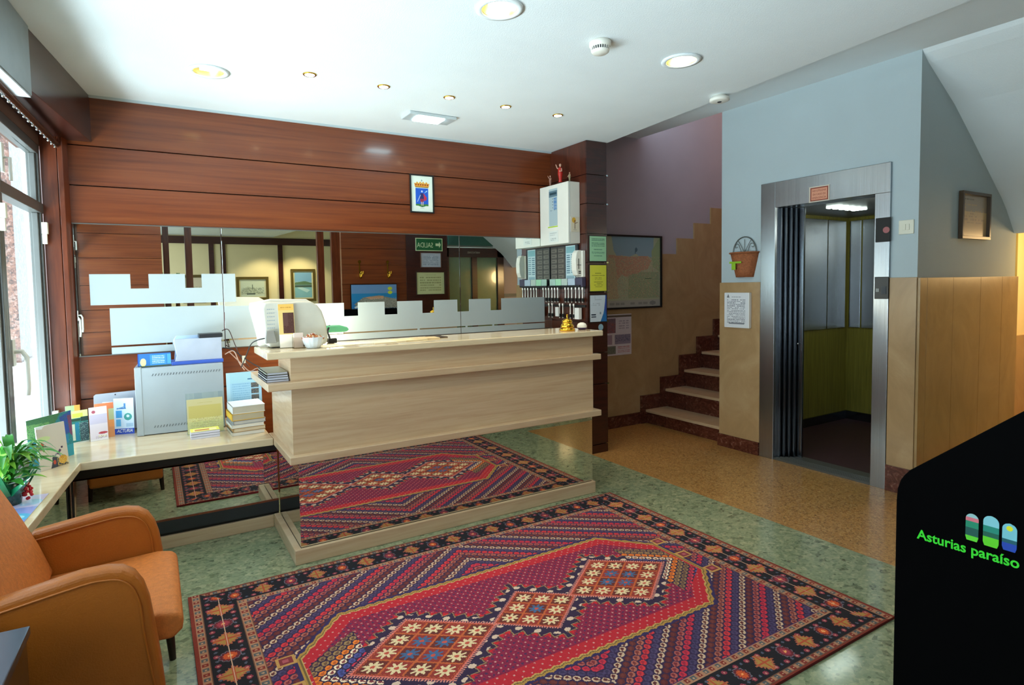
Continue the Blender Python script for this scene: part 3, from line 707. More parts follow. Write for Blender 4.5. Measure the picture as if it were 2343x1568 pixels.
A.poly([(.42, .48), (.44, .46), (.29, .27), (.27, .28)], '#b8c4de'); A.poly([(.60, .52), (.74, .57), (.75, .60), (.72, .60)], '#a8d8ee'); A.rect(.40, .10, .60, .112, '#9aa39c')
framed('coat_of_arms_picture', 'small framed print of a blue crowned coat of arms on the wood wall', 'picture', (1.862, 4.5055, 2.117), *FR, A, .011, blackm, .016)

def doc(w, h, bg, ink, n, cell=.0022, title=True, x0=.12, x1=.88):
    A = Art(w, h, cell, bg)
    if title: A.lines(.3, .86, .7, .90, 1, ink, .9)
    A.lines(x0, .12, x1, .82, n, ink, .55); return A
# notices on the pillar front
yP = 3.985
def pnotice(label, z0, z1, A):
    r = thing('notice', label, 'notice', (3.40, yP, z0))
    build('backing', MB().box(3.302, 3.498, yP - .006, yP - .0008, z0 - .006, z1 + .006), blackm, r, .001)
    notice('paper', None, None, (3.307, yP - .0055, z0), *FR, A, parent=r, off=.0003)
    return r
A = Art(.186, .216, .002, '#9fd0a6')
for z0, z1, n in ((.80, .92, 2), (.58, .76, 3), (.42, .50, 1), (.28, .38, 2), (.18, .24, 1)): A.lines(.12 if n > 1 else .25, z0, .9 if n > 1 else .75, z1, n, '#4f7d66', .8)
pnotice('pale green printed notice, topmost on the dark pillar', 1.708, 1.924, A)
A = Art(.186, .227, .002, '#d9d640'); A.lines(.32, .66, .68, .72, 1, '#6d6a20', 1); A.lines(.12, .58, .9, .62, 1, '#8c8926', 1); A.lines(.3, .42, .7, .54, 2, '#9c992c'); A.lines(.25, .14, .8, .38, 4, '#9c992c')
pnotice('bright yellow printed notice in the middle of the dark pillar', 1.445, 1.672, A)
A = Art(.186, .232, .002, '#cdd9e6'); A.poly([(1, .0), (.62, .0), (.80, .3), (.9, .62), (.93, 1), (1, 1)], '#1b6fb4'); A.poly([(1, .2), (.86, .5), (.95, 1), (1, 1)], '#2d49a0')
A.rect(.28, .84, .30, .98, '#9fb0c0'); A.rect(.28, .82, .70, .85, '#b4c2d0'); A.rect(.06, .24, .34, .29, '#2f3d52'); A.rect(.06, .16, .36, .21, '#2f3d52'); A.ell(.62, .32, .05, .05, '#8495ab'); A.lines(.1, .6, .6, .72, 2, '#a8b6c4', .4)
pnotice('white and blue notice, lowest of the three on the dark pillar', 1.176, 1.408, A)
build('round_sticker', MB().cyl((3.43, yP - .0005, 1.125), (3.43, yP - .002, 1.125), .028, n=28, smooth=False), plain('sticker_blue', '#8fb4c8', .4), label='round pale blue sticker low on the dark pillar', cat='sticker')
# framed map beside the stairs
A = Art(.92, .735, .006, '#b9bd9c')
A.rect(0, 0, 1, .10, '#b4b1a8'); A.poly([(.25, 1), (.90, 1), (.89, .80), (.86, .70), (.80, .735), (.7, .70), (.62, .76), (.52, .72), (.40, .735), (.33, .72), (.28, .80)], '#93aebb')
A.poly([(.2, .74), (.5, .72), (.8, .73), (.86, .66), (.8, .54), (.70, .52), (.62, .44), (.55, .40), (.4, .46), (.3, .36), (.2, .5)], '#c99a80'); A.poly([(.86, .80), (.96, .96), (1, 1), (1, .5), (.88, .58)], '#a3b488')
A.poly([(.5, .45), (.7, .5), (.98, .5), (.98, .12), (.5, .12)], '#a2ad88'); A.poly([(0, .7), (.3, .7), (.35, .12), (0, .12)], '#c2b08a')
for c in ('#c9a088', '#a9b892', '#d3c39c', '#b08a7c', '#94a184', '#cdbb8c'): A.speck(.0, .12, 1, .72, c, .05)
A.ell(.62, .82, .02, .03, '#5d7886'); A.rect(.60, .76, .615, .82, '#5d7886'); A.rect(.76, .40, .86, .41, '#4f6b54'); A.ell(.88, .05, .05, .03, '#8b8a86'); A.lines(.1, .02, .8, .08, 1, '#98958e', .2)
framed('framed_map', 'large framed regional map on the stair hall wall', 'map', (3.86, 4.6035, 1.243), *FR, A, .018, blackm, .025)
A = Art(.46, .43, .004, '#d9cdd2'); A.rect(.0, .55, .52, .90, '#8a6670'); A.speck(.0, .55, .52, .90, '#4c5668', .3); A.speck(.0, .55, .52, .8, '#a8503c', .3); A.rect(.05, .27, .42, .50, '#a88c9c'); A.rect(.50, .27, .97, .50, '#97889c'); A.speck(.5, .32, .97, .50, '#5d5f78', .3); A.rect(0, .04, .52, .23, '#7d7a70'); A.speck(0, .04, .5, .2, '#566050', .3)
A.lines(.62, .62, .92, .86, 4, '#a99aa8', .5); A.lines(.58, .05, .95, .22, 4, '#c4888c', .8); A.rect(.0, .93, 1, .97, '#6a5a50')
notice('photo_poster', 'white poster of small photographs under the framed map', 'poster', (3.92, 4.603, .762), *FR, A, thick=.002)

# =================================================================== LIFT
lf = thing('elevator', 'stainless steel elevator with open doors and olive lined cabin', 'elevator', (4.506, 2.66, 0))
m = MB(); X = 4.484
m.box(X, 4.51, 3.030, 3.160, 0, 2.32); m.box(X, 4.51, 2.158, 2.258, 0, 2.112); m.box(X, 4.51, 2.158, 3.030, 2.112, 2.32)
m.box(4.51, 4.66, 3.030, 3.045, 0, 2.112); m.box(4.51, 4.66, 2.243, 2.258, 0, 2.112); m.box(4.51, 4.66, 2.243, 3.045, 2.112, 2.127)
build('door_frame', m, steel, lf, .002)
for i in range(4):
    x = 4.535 + .035 * i; y = 3.03 - .022 * (i + 1)
    o = build('door_panel', MB().box(x, x + .024, y, 3.045, .012, 2.11), steel_dark, lf, .002)
    if i == 3: pass
build('door_panel', MB().box(4.675, 4.70, 2.90, 3.12, .012, 2.11), steel_dark, lf, .002)
m = MB(); m.box(4.492, 4.60, 2.258, 3.03, .0, .014); m.box(4.612, 4.72, 2.258, 3.03, .0, .016)
for k in range(5): m.box(4.503 + k * .022, 4.509 + k * .022, 2.27, 3.02, .014, .018)
build('sill', m, alu, lf, .001)
m = MB(); m.box(4.72, 6.48, 2.10, 2.12, 0, 2.3); m.box(4.72, 6.48, 3.514, 3.534, 0, 2.3); m.box(6.46, 6.48, 2.12, 3.514, 0, 2.3); m.box(4.70, 4.72, 3.10, 3.53, 0, 2.3); m.box(4.70, 4.72, 2.10, 2.243, 0, 2.3)
build('cabin_wall', m, laminate, lf)
def cpan(x0, x1, y0, y1): return build('wall_panel', MB().box(x0, x1, y0, y1, 1.0, 2.13), steel, lf, .003)
for x0, x1 in ((4.76, 5.2), (5.21, 5.62), (5.64, 6.06), (6.075, 6.40)): cpan(x0, x1, 3.502, 3.514)
for y0, y1 in ((2.16, 2.55), (2.565, 2.95), (2.965, 3.36), (3.375, 3.49)): cpan(6.446, 6.46, y0, y1)
m = MB(); m.box(4.72, 6.46, 3.496, 3.514, 0.004, .10); m.box(6.44, 6.46, 2.12, 3.514, .004, .10); build('kick_plate', m, steel_dark, lf)
build('cabin_floor', MB().box(4.70, 6.46, 2.12, 3.52, -.001, .012), plain('maroon_rubber', '#3a1c24', .5), lf)
build('cabin_ceiling', MB().box(4.70, 6.48, 2.10, 3.53, 2.165, 2.22), alu, lf)
m = MB()
for k in range(5): m.box(5.30 + k * .10, 5.345 + k * .10, 2.96, 3.08, 2.152, 2.164)
build('cabin_light', m, emit('lift_light', '#eafff4', 14), lf)
build('camera_knob', MB().sphere((6.43, 3.1, 2.06), .02), chrome, lf); build('button_knob', MB().cyl((6.44, 3.1, 1.12), (6.40, 3.1, 1.12), .018), chrome, lf)
build('door_stud', MB().sphere((4.66, 2.93, .98), .008), chrome, lf)
sgn = build('door_indicator', MB().box(4.474, 4.485, 2.150, 2.246, 1.768, 1.938), blackm, lf, .003)
build('direction_light', MB().cyl((4.473, 2.175, 1.85), (4.475, 2.175, 1.85), .022), plain('dull_red', '#a35a5c', .4), sgn)
cp = build('call_panel', MB().box(4.474, 4.485, 2.155, 2.246, 1.366, 1.522), black, lf, .003)
build('call_button', MB().box(4.470, 4.475, 2.213, 2.236, 1.415, 1.44), plain('button_grey', '#8f9290', .4), cp, .002); build('button_surround', MB().box(4.4715, 4.475, 2.168, 2.20, 1.40, 1.455), darkgrey, cp)
# emergency notice
es = thing('warning_sign', 'small orange NO UTILIZAR warning sign above the elevator door', 'sign', (4.484, 2.66, 2.11))
y0, y1, z0, z1 = 2.741, 2.580, 2.112, 2.232
A = Art(.161, .120, .0012, '#cfc4b4'); A.rect(.07, .07, .93, .93, '#8e3a26'); A.rect(.12, .14, .88, .86, '#dd9a7c')
notice('plate', None, None, (4.4835, y0, z0), *LW, A, thick=.002, parent=es, off=.0005)
red = plain('sign_red', '#9c4630', .5)
for s, z, w_ in (('NO UTILIZAR', .078, .105), ('EN CASO DE', .051, .10), ('EMERGENCIA', .024, .108)):
    text('lettering', s, .022, frame((4.4808, 2.6605, z0 + z), *LW), red, es, width=w_)
# wall things near the lift
ls = thing('light_switch', 'ivory double light switch between the elevator and the corner', 'switch', (4.505, 2.06, 1.81))
build('plate', MB().box(4.496, 4.5055, 2.014, 2.107, 1.812, 1.908), cream, ls, .003)
for y in (2.04, 2.063): build('rocker', MB().box(4.491, 4.497, y, y + .019, 1.84, 1.88), cream, ls, .001)
bk = thing('wall_basket', 'brown wicker half basket with wire arch hung beside the elevator', 'basket', (4.50, 3.32, 1.54))
m = MB()
n = 18
for k in range(5):
    z = 1.545 + .215 * k / 4; r_ = .082 + .05 * k / 4
    for i in range(n + 1):
        t = PI * i / n; m.v.append((4.505 - r_ * .75 * math.sin(t), 3.322 + r_ * math.cos(t) * 1.02, z))
for k in range(4):
    for i in range(n): a = k * (n + 1) + i; m.f.append((a, a + n + 1, a + n + 2, a + 1)); m.m.append(0); m.sm.append(True)
b0 = MB(); m.f.append(tuple(range(n + 1))); m.m.append(0); m.sm.append(False)
k4 = 4 * (n + 1); m.f.append(tuple(range(k4, k4 + n + 1))[::-1]); m.m.append(0); m.sm.append(False)
build('basket_body', m, terracotta, bk)
m = MB(); m.tube([(4.50 - .10 * math.sin(PI * i / 18), 3.322 + .137 * math.cos(PI * i / 18) * 1.0, 1.757) for i in range(19)], .007, 6); build('rim', m, terracotta, bk)
wire = plain('grey_wire', '#6c706c', .4, metal=.6)
m = MB(); yc = 3.322
m.tube([(4.492, yc + .115 * math.cos(PI * i / 20), 1.76 + .135 * math.sin(PI * i / 20)) for i in range(21)], .0045, 6)
for a in (-.05, 0, .05): m.tube([(4.492, yc, 1.76), (4.492, yc + a * .8, 1.83), (4.492, yc + a * 1.4, 1.875)], .0025, 5)
for sgn_ in (-1, 1):
    m.tube([(4.492, yc + sgn_ * .03, 1.76)] + [(4.492, yc + sgn_ * (.078 + .026 * math.cos(2.6 - t * .45) * (1 - t / 16)), 1.815 + .026 * math.sin(2.6 - t * .45) * (1 - t / 16)) for t in range(13)], .0025, 5)
build('wire_arch', m, wire, bk)
m = MB(); m.box(4.405, 4.41, 3.29, 3.41, 1.665, 1.682); m.box(4.402, 4.406, 3.345, 3.385, 1.61, 1.665); build('ribbon', m, plain('lime_ribbon', '#8fbf1e', .5), bk, .002)
ps = thing('paper_stack', 'thick stack of white printed sheets pinned to the marble beside the stairs', 'papers', (4.488, 3.375, 1.1))
A = doc(.245, .305, '#e4e6ea', '#8e929c', 16, .003); A.poly([(.1, .86), (.16, .97), (.22, .86)], '#6d7078'); A.rect(.2, .10, .84, .14, '#7c7f88')
build('sheets', MB().prism([(4.462, 3.50), (4.487, 3.50), (4.487, 3.245), (4.455, 3.245)], 1.1, 1.41), whitep, ps, .002)
sheet('top_sheet', A, frame((4.457, 3.498, 1.103), (-.012, -1, 0), (0, 0, 1)), None, ps, thick=.001)
A = Art(.42, .30, .005, '#d8b47c'); A.rect(0, .6, 1, 1, '#a89478'); A.lines(.1, .86, .5, .93, 1, '#6f5d44', .6); A.lines(.08, .3, .9, .8, 7, '#c2a070', .2)  # lighter lower part imitates the reflection in the glass
framed('framed_certificate', 'framed document on the corridor side wall beyond the elevator', 'frame', (5.075, 1.988, 1.79), *FR, A, .022, plain('bronze_frame', '#4a3622', .35), .03, gloss=True)
# corridor exit sign
A = Art(.30, .15, .004, '#1d7a44'); A.poly([(.12, .2), (.3, .45), (.25, .2), (.45, .6), (.35, .8), (.6, .5)], '#eef6ee'); A.rect(.6, .6, .9, .7, '#eef6ee'); A.poly([(.04, .06), (.96, .3), (.96, .4), (.04, .16)], '#dff0e0')
notice('exit_sign', 'green emergency exit pictogram sign at the far right corridor wall', 'sign', (6.66, 2.299, 1.56), *FR, A, thick=.004)

# =================================================================== PILLAR CORNER: exchange box, phones, key rack
eb = thing('exchange_box', 'white metal wall box with blue labels and three figurines on top', 'cabinet', (3.215, 4.29, 1.865))  # telephone exchange box on the pillar side
build('cabinet_body', MB().box(3.150, 3.281, 4.075, 4.497, 1.868, 2.40), white, eb, .005)
build('door_seam', MB().box(3.166, 3.169, 4.0735, 4.076, 1.87, 2.398), greybox, eb)
A = Art(.125, .33, .003, '#a9bcc2'); A.rect(0, .78, 1, .95, '#5d7886'); A.rect(.1, .84, .9, .90, '#23414f')
for r_ in range(8):
    A.rect(.58, .44 + r_ * .04, .92, .463 + r_ * .04, '#2f6fb0')
    if r_ % 2: A.rect(.4, .44 + r_ * .04, .5, .46 + r_ * .04, '#4a5a6c')
A.lines(.1, .40, .9, .44, 1, '#4a5a6c', .4)
notice('label_strip', None, None, (3.150, 4.352, 2.035), *LW, A, parent=eb, off=.0005)
build('green_tape', MB().box(3.1475, 3.1495, 4.225, 4.37, 2.022, 2.032), plain('lime_tape', '#b6d43c', .5), eb)
A = Art(.14, .10, .003, '#dfe3dd'); A.lines(.1, .55, .9, .9, 2, '#b4bab8', .5); A.lines(.2, .1, .8, .4, 2, '#a9b0ae', .6)
notice('printed_note', None, None, (3.150, 4.36, 1.89), *LW, A, parent=eb, off=.0005)
A = Art(.095, .13, .0016, '#e6dcc4'); A.ell(.35, .78, .22, .18, '#e0b040'); A.rect(.42, .2, .5, .7, '#6b5140'); A.ell(.46, .72, .06, .06, '#7a4030'); A.poly([(.48, .6), (.8, .66), (.8, .62), (.48, .54)], '#8a6a50'); A.rect(.3, .12, .64, .15, '#8c8474')
pc = notice('picture_card', 'small cream tile with a painted figure on the side of the white wall box', 'card', (3.176, 4.0745, 1.965), *FR, A, thick=.004, off=.0)
def figurine(label, x, y, z, h, robe, skin, arm=1, lean=0):
    r = thing('figurine', label, 'figurine', (x, y, z), 0, 'saint figurines on the white wall box')
    m = MB(); m.lathe([(.14 * h, 0), (.15 * h, .03 * h), (.12 * h, .07 * h), (.0001, .08 * h)], (x, y, z), 14); build('base', m, plain('dark_base', '#4a2f2a', .5), r)
    m = MB(); m.lathe([(.0001, .06 * h), (.10 * h, .08 * h), (.075 * h, .22 * h), (.10 * h, .36 * h), (.125 * h, .50 * h), (.11 * h, .62 * h), (.12 * h, .70 * h), (.08 * h, .78 * h), (.035 * h, .81 * h), (.0001, .82 * h)], (x, y, z), 14); build('robe', m, robe, r)
    m = MB(); m.sphere((x, y, z + .90 * h), .062 * h, 12, sc=(1, 1, 1.2)); m.cyl((x, y, z + .78 * h), (x, y, z + .87 * h), .03 * h, n=8)
    m.tube([(x, y + .10 * h, z + .72 * h), (x - .04 * h, y + .20 * h, z + (.80 if arm else .6) * h), (x - .06 * h, y + .27 * h, z + (.97 if arm else .52) * h)], [.035 * h, .03 * h, .022 * h], 7)
    m.tube([(x, y - .10 * h, z + .72 * h), (x - .05 * h, y - .17 * h, z + .58 * h), (x - .12 * h, y - .08 * h, z + .60 * h)], [.035 * h, .03 * h, .022 * h], 7)
    build('head_and_arms', m, skin, r)
skin = plain('painted_skin', '#c99a84', .5); rr_ = plain('painted_red_robe', '#b3241c', .45, noise=.2, nscale=90)
figurine('tall red robed figurine with a raised arm, middle of the three on the white box', 3.19, 4.233, 2.4005, .185, rr_, skin, 1)
figurine('small pinkish brown figurine on the far end of the white box, by the wood wall', 3.19, 4.385, 2.4005, .105, plain('painted_clay', '#8a5f50', .5), skin, 1)
figurine('small olive brown figurine on the near end of the white box by the pillar', 3.19, 4.100, 2.4005, .085, plain('painted_olive', '#8a8262', .5), skin, 0)

kb = thing('key_board', 'key rack board with room labels and dark pigeonholes beside the mirror', 'key rack', (3.265, 4.29, 1.49))
build('board', MB().box(3.262, 3.281, 4.09, 4.492, 1.50, 1.86), darkgrey, kb, .002)
A = Art(.215, .30, .003, '#4c4842')
for c in (0, 1):
    for r_ in range(6): A.rect(.06 + c * .48, .05 + r_ * .16, .44 + c * .48, .15 + r_ * .16, '#6d675e'); A.rect(.10 + c * .48, .09 + r_ * .16, .32 + c * .48, .11 + r_ * .16, '#35322e')
A.rect(.44, .0, .50, 1, '#1a1816')
notice('slot_strip', None, None, (3.262, 4.488, 1.55), *LW, A, parent=kb, off=.0)
A = Art(.135, .325, .003, '#bcd3d8'); A.rect(.05, .80, .95, .97, '#7fb0b8')
for r_ in range(9): A.rect(.1, .24 + r_ * .06, .45, .27 + r_ * .06, '#5e7f90'); A.rect(.55, .25 + r_ * .06, .92, .275 + r_ * .06, '#71909e')
A.rect(.1, .05, .9, .18, '#8aa8b4')
notice('price_chart', None, None, (3.262, 4.258, 1.53), *LW, A, parent=kb, off=.0005)
build('ledge', MB().box(3.225, 3.281, 4.02, 4.492, 1.488, 1.50), blackm, kb, .001)
for i, (a, b, c) in enumerate(((4.475, 4.39, '#a9c8bc'), (4.385, 4.30, '#a6d8b4'), (4.295, 4.21, '#b9c9c0'), (4.20, 4.10, '#aebfd0'))):
    build('envelope', MB().box(3.235, 3.24, b, a, 1.50, 1.56), plain('envelope%d' % i, c, .6), kb)
m = MB(); m.box(3.27, 3.281, 4.0, 4.492, 1.47, 1.488); m.box(3.27, 3.281, 4.0, 4.492, 1.305, 1.325); build('hook_rail', m, blackm, kb)
ph = thing('wall_telephone', 'white wall telephone handset on the pillar beside the key rack', 'telephone', (3.25, 4.06, 1.52))
m = MB(); m.prism([(3.25, 1.575), (3.205, 1.585), (3.188, 1.63), (3.184, 1.72), (3.195, 1.78), (3.215, 1.803), (3.25, 1.805)], 4.02, 4.085, 'y'); build('handset', m, white, ph, .006)
m = MB(); m.box(3.248, 3.281, 4.005, 4.10, 1.57, 1.80); build('base', m, white, ph, .005)
build('slot', MB().box(3.200, 3.2450, 4.0185, 4.0205, 1.672, 1.676).box(3.214, 3.22, 4.018, 4.0205, 1.64, 1.73), blackm, ph)
m = MB(); m.box(3.215, 3.24, 4.0175, 4.0203, 1.60, 1.608); m.box(3.215, 3.24, 4.0175, 4.0203, 1.615, 1.623); build('jack', m, blackm, ph)
m = MB(); m.box(3.236, 3.281, 4.0, 4.10, 1.485, 1.566); build('cradle', m, plain('slate_purple', '#3c3750', .5), ph, .006)
# keys
metal = plain('key_fob_metal', '#d6cfc6', .3, metal=.6, noise=.05)
kf = thing('key_fob', 'black key fob with pale metal tip hanging on the key rack', 'key', (3.26, 4.47, 1.36), 0, 'room keys on the rack', local=True)
build('tag', MB().box(-.007, .007, -.013, .013, -.03, .0), blackm, kf, .002)
build('key_stem', MB().cyl((0, 0, 0), (0, 0, .075), .0065, .004, n=8).cyl((0, 0, .075), (0, 0, .095), .010, n=10), metal, kf)
build('tip', MB().sphere((0, 0, -.036), .008, 8), metal, kf)
first = True; cnt = [0, 0]
spots = [(y, 1.385, 0) for y in (4.475, 4.43, 4.385, 4.27, 4.225, 4.175, 4.12, 4.07, 4.025)] + [(y, 1.24, 1) for y in (4.475, 4.36, 4.31, 4.20, 4.15)]
for y, z, lo in spots:
    o = kf if first else copy_tree(kf); first = False
    o.location = (3.262, y, z); o['group'] = 'room keys on the upper rail' if not lo else 'room keys on the lower rail'
    names = (('next to the mirror', 'second from the wall mirror', 'third from the wall mirror', 'fourth from the wall mirror', 'in the middle', 'fourth from the pillar edge', 'third from the pillar edge', 'second from the pillar edge', 'nearest the pillar edge'), ('nearest the wall mirror', 'second from the wall mirror', 'in the middle', 'second from the pillar edge', 'nearest the pillar edge'))[lo]
    o['label'] = 'room key on the %s rail of the rack, %s' % ('lower' if lo else 'upper', names[cnt[lo]]); cnt[lo] += 1
box('white_envelope', 3.24, 3.262, 4.355, 4.40, 1.215, 1.30, whitep, label='white folded card among the keys, nearer the mirror', cat='card', bevel=.001)
box('white_envelope', 3.23, 3.262, 4.04, 4.10, 1.20, 1.30, whitep, label='white folded card among the keys, nearer the pillar edge', cat='card', bevel=.001)

# =================================================================== ON THE COUNTER (top at 1.174)
T = 1.1743
bl = thing('service_bell', 'shiny brass reception bell at the right end of the counter', 'bell', (2.572, 3.35, T))
build('base', MB().lathe([(.0001, 0), (.056, 0), (.057, .012), (.050, .022), (.0001, .022)], (2.572, 3.35, T)), brass, bl)
build('dome', MB().lathe([(.046, .024), (.049, .032), (.042, .05), (.03, .058), (.038, .062), (.036, .075), (.018, .088), (.0001, .09)], (2.572, 3.35, T)), brass, bl)
build('plunger', MB().cyl((2.572, 3.35, T + .088), (2.572, 3.35, T + .112), .004).sphere((2.572, 3.35, T + .114), .006, 8), brass, bl)
pw = thing('paperweight', 'white domed paperweight with purple base beside the brass bell', 'paperweight', (2.722, 3.37, T))
build('base', MB().lathe([(.0001, 0), (.024, 0), (.032, .008), (.034, .016), (.0001, .016)], (2.722, 3.37, T)), plain('purple_base', '#3a2250', .4), pw)
build('dome', MB().lathe([(.035, .016), (.036, .028), (.028, .044), (.012, .052), (.0001, .053)], (2.722, 3.37, T)), white, pw)
bwl = thing('sweets_bowl', 'white fluted ceramic bowl of wrapped sweets on the counter', 'bowl', (.775, 3.33, T))
build('bowl', MB().lathe([(.0001, .002), (.036, .001), (.040, .006), (.052, .03), (.060, .058), (.0605, .062), (.057, .061), (.048, .032), (.034, .010), (.0001, .008)], (.775, 3.33, T), 56, wav=.03), plain('glazed_white', '#dbe3ea', .2, coat=.4), bwl)
cols = [plain('sweet_%d' % i, c, .4) for i, c in enumerate(('#c98a4a', '#b06a32', '#e0b98a', '#d8dcdc', '#a85a3a'))]
s0 = {}
for i in range(34):
    a = rng.uniform(0, 2 * PI); r_ = .044 * math.sqrt(rng.random()); z = T + .050 + .022 * (1 - r_ / .05) * rng.uniform(.6, 1)
    k = i % 5
    if k not in s0:
        o = build('wrapped_sweet', MB().sphere((0, 0, .004), .0085, 8, sc=(1.3, .8, .7)).cyl((.010, 0, .004), (.018, 0, .004), .002, .007, 6).cyl((-.010, 0, .004), (-.018, 0, .004), .002, .007, 6), cols[k])
        s0[k] = o
    else: o = s0[k].copy(); C.objects.link(o)
    o.location = (.775 + r_ * math.cos(a), 3.33 + r_ * math.sin(a), z); o.rotation_euler = (rng.uniform(-.4, .4), rng.uniform(-.4, .4), rng.uniform(0, 6))
    finish(o, 'small wrapped sweet heaped in the white fluted bowl', 'sweet', 'sweets in the bowl')
# monitor housing
mo = thing('crt_monitor', 'bulky white monitor housing at the left end of the counter', 'monitor', (.70, 3.6, T))
m = MB(); m.prism([(.565, T + .004), (.885, T + .004), (.893, 1.22), (.885, 1.30), (.862, 1.375), (.835, 1.412), (.80, 1.432), (.74, 1.436), (.66, 1.430), (.585, 1.436), (.545, 1.432), (.53, 1.40), (.545, 1.22)], 3.46, 3.62, 'y', smooth=False)
build('housing', m, plain('warm_white_shell', '#c8c5b8', .45), mo, .012, seg=3)
m = MB(); m.prism([(.885, T + .004), (.896, 1.22), (.888, 1.31), (.868, 1.38), (.84, 1.42), (.80, 1.444), (.60, 1.450), (.49, 1.43), (.485, 1.40), (.52, 1.24), (.525, T + .004)], 3.575, 3.629, 'y'); build('bezel', m, white, mo, .006)
m = MB()
for r_ in range(8):
    for c in range(4): m.box(.556 - .0 + c * .011, .563 + c * .011, 3.4585, 3.4605, 1.245 + r_ * .021, 1.249 + r_ * .021)
build('vent_slot', m, plain('slot_grey', '#9aa6b0', .5), mo)
build('foot', MB().box(.58, .86, 3.47, 3.60, T, T + .005), blackm, mo)
bx = build('card_reader', MB().prism([(.540, 1.205), (.600, 1.205), (.585, 1.275), (.545, 1.275)], 3.43, 3.452, 'y'), plain('taupe_plastic', '#8e8c86', .5), None, .003, label='small taupe plastic unit stuck to the corner of the white monitor housing', cat='device')
tall = thing('leaflet_holder', 'tall yellow leaflet with dark photo in a holder against the white monitor', 'leaflet', (.675, 3.42, T))
A = Art(.085, .245, .0018, '#e6c77c'); A.rect(0, .86, 1, 1, '#eebb5c'); A.lines(.15, .90, .85, .95, 1, '#c98f38', .8); A.rect(.28, .32, .98, .80, '#4a2620'); A.speck(.28, .32, .98, .8, '#6b4a3c', .12); A.rect(.28, .5, .6, .8, '#5b3a34'); A.rect(0, .0, 1, .30, '#efe9dc')
notice('leaflet', None, None, (.612, 3.418, T + .003), (1, 0, 0), (0, .12, 1), A, parent=tall, thick=.004)
build('stand', MB().prism([(3.415, T), (3.455, T), (3.44, T + .12), (3.435, T + .12)], .618, .70, 'x'), clear, tall)
cu = thing('clear_cup', 'small clear plastic card cup between leaflet and sweets bowl', 'cup', (.705, 3.37, T))
m = MB(); m.box(.672, .738, 3.34, 3.343, T, T + .062); m.box(.672, .738, 3.385, 3.388, T, T + .075); m.box(.672, .675, 3.34, 3.388, T, T + .062); m.box(.735, .738, 3.34, 3.388, T, T + .062); m.box(.672, .738, 3.34, 3.388, T, T + .003); build('cup', m, glass('clear_plastic', (.95, .93, .9)), cu)
build('cards', MB().box(.68, .73, 3.372, 3.383, T + .003, T + .085), plain('pinkish_card', '#e3cfc4', .6), cu)
# papers on the counter top, each its own sheet
for i, (x, y, a, w_, h_, c, lab) in enumerate(((.90, 3.38, .25, .20, .14, '#efe4c8', 'cream sheet of paper on the counter next to the sweets bowl'), (1.04, 3.42, -.1, .22, .15, '#f2ead4', 'sheet of paper on the counter under the green desk lamp'), (1.22, 3.40, .15, .21, .15, '#e8ddc0', 'loose paper on the counter just right of the desk lamp'), (1.38, 3.42, .05, .20, .14, '#d9c9a0', 'folded tan paper on the middle of the counter top'), (1.50, 3.44, -.12, .17, .12, '#cbb489', 'tan leaflet on the counter, farthest right of the loose papers'))):
    o = build('paper_sheet', MB().box(-w_ / 2, w_ / 2, -h_ / 2, h_ / 2, 0, .002 + .0012 * i), plain('counter_paper%d' % i, c, .7), label=lab, cat='paper'); o.location = (x, y, T + .0003); o.rotation_euler = (0, 0, a)
o = build('dark_folder', MB().box(1.55, 1.66, 3.43, 3.55, T, T + .006), plain('dark_brown_cover', '#3a2a1c', .4), label='flat dark brown folder on the counter past the loose papers', cat='folder', bevel=.001)
# desk lamp
dl = thing('desk_lamp', 'green glass desk lamp with black base behind the white monitor', 'lamp', (.96, 3.57, T))
m = MB(); m.box(.915, .965, 3.53, 3.60, T, T + .03); build('base', m, blackm, dl, .006)
m = MB(); m.tube([(.93, 3.57, T + .03), (.925, 3.60, T + .07), (.95, 3.64, T + .10)], .006, 8); build('arm', m, blackm, dl)
m = MB(); m.prism([(.90, 1.232), (.905, 1.262), (.93, 1.276), (1.01, 1.276), (1.055, 1.262), (1.068, 1.246), (1.055, 1.236), (1.02, 1.230)], 3.62, 3.72, 'y'); build('lamp_shade', m, plain('green_glass_shade', '#4fa070', .15, coat=.6, emit='#7fd0a0', estr=.35), dl, .006)
build('lamp_tube', MB().box(.92, 1.03, 3.63, 3.71, 1.224, 1.2295), emit('tube_light', '#fff6d8', 22), dl)
light('POINT', 'desk_lamp_light', (1.08, 4.16, 1.235), 15, (1, .95, .70), .04)

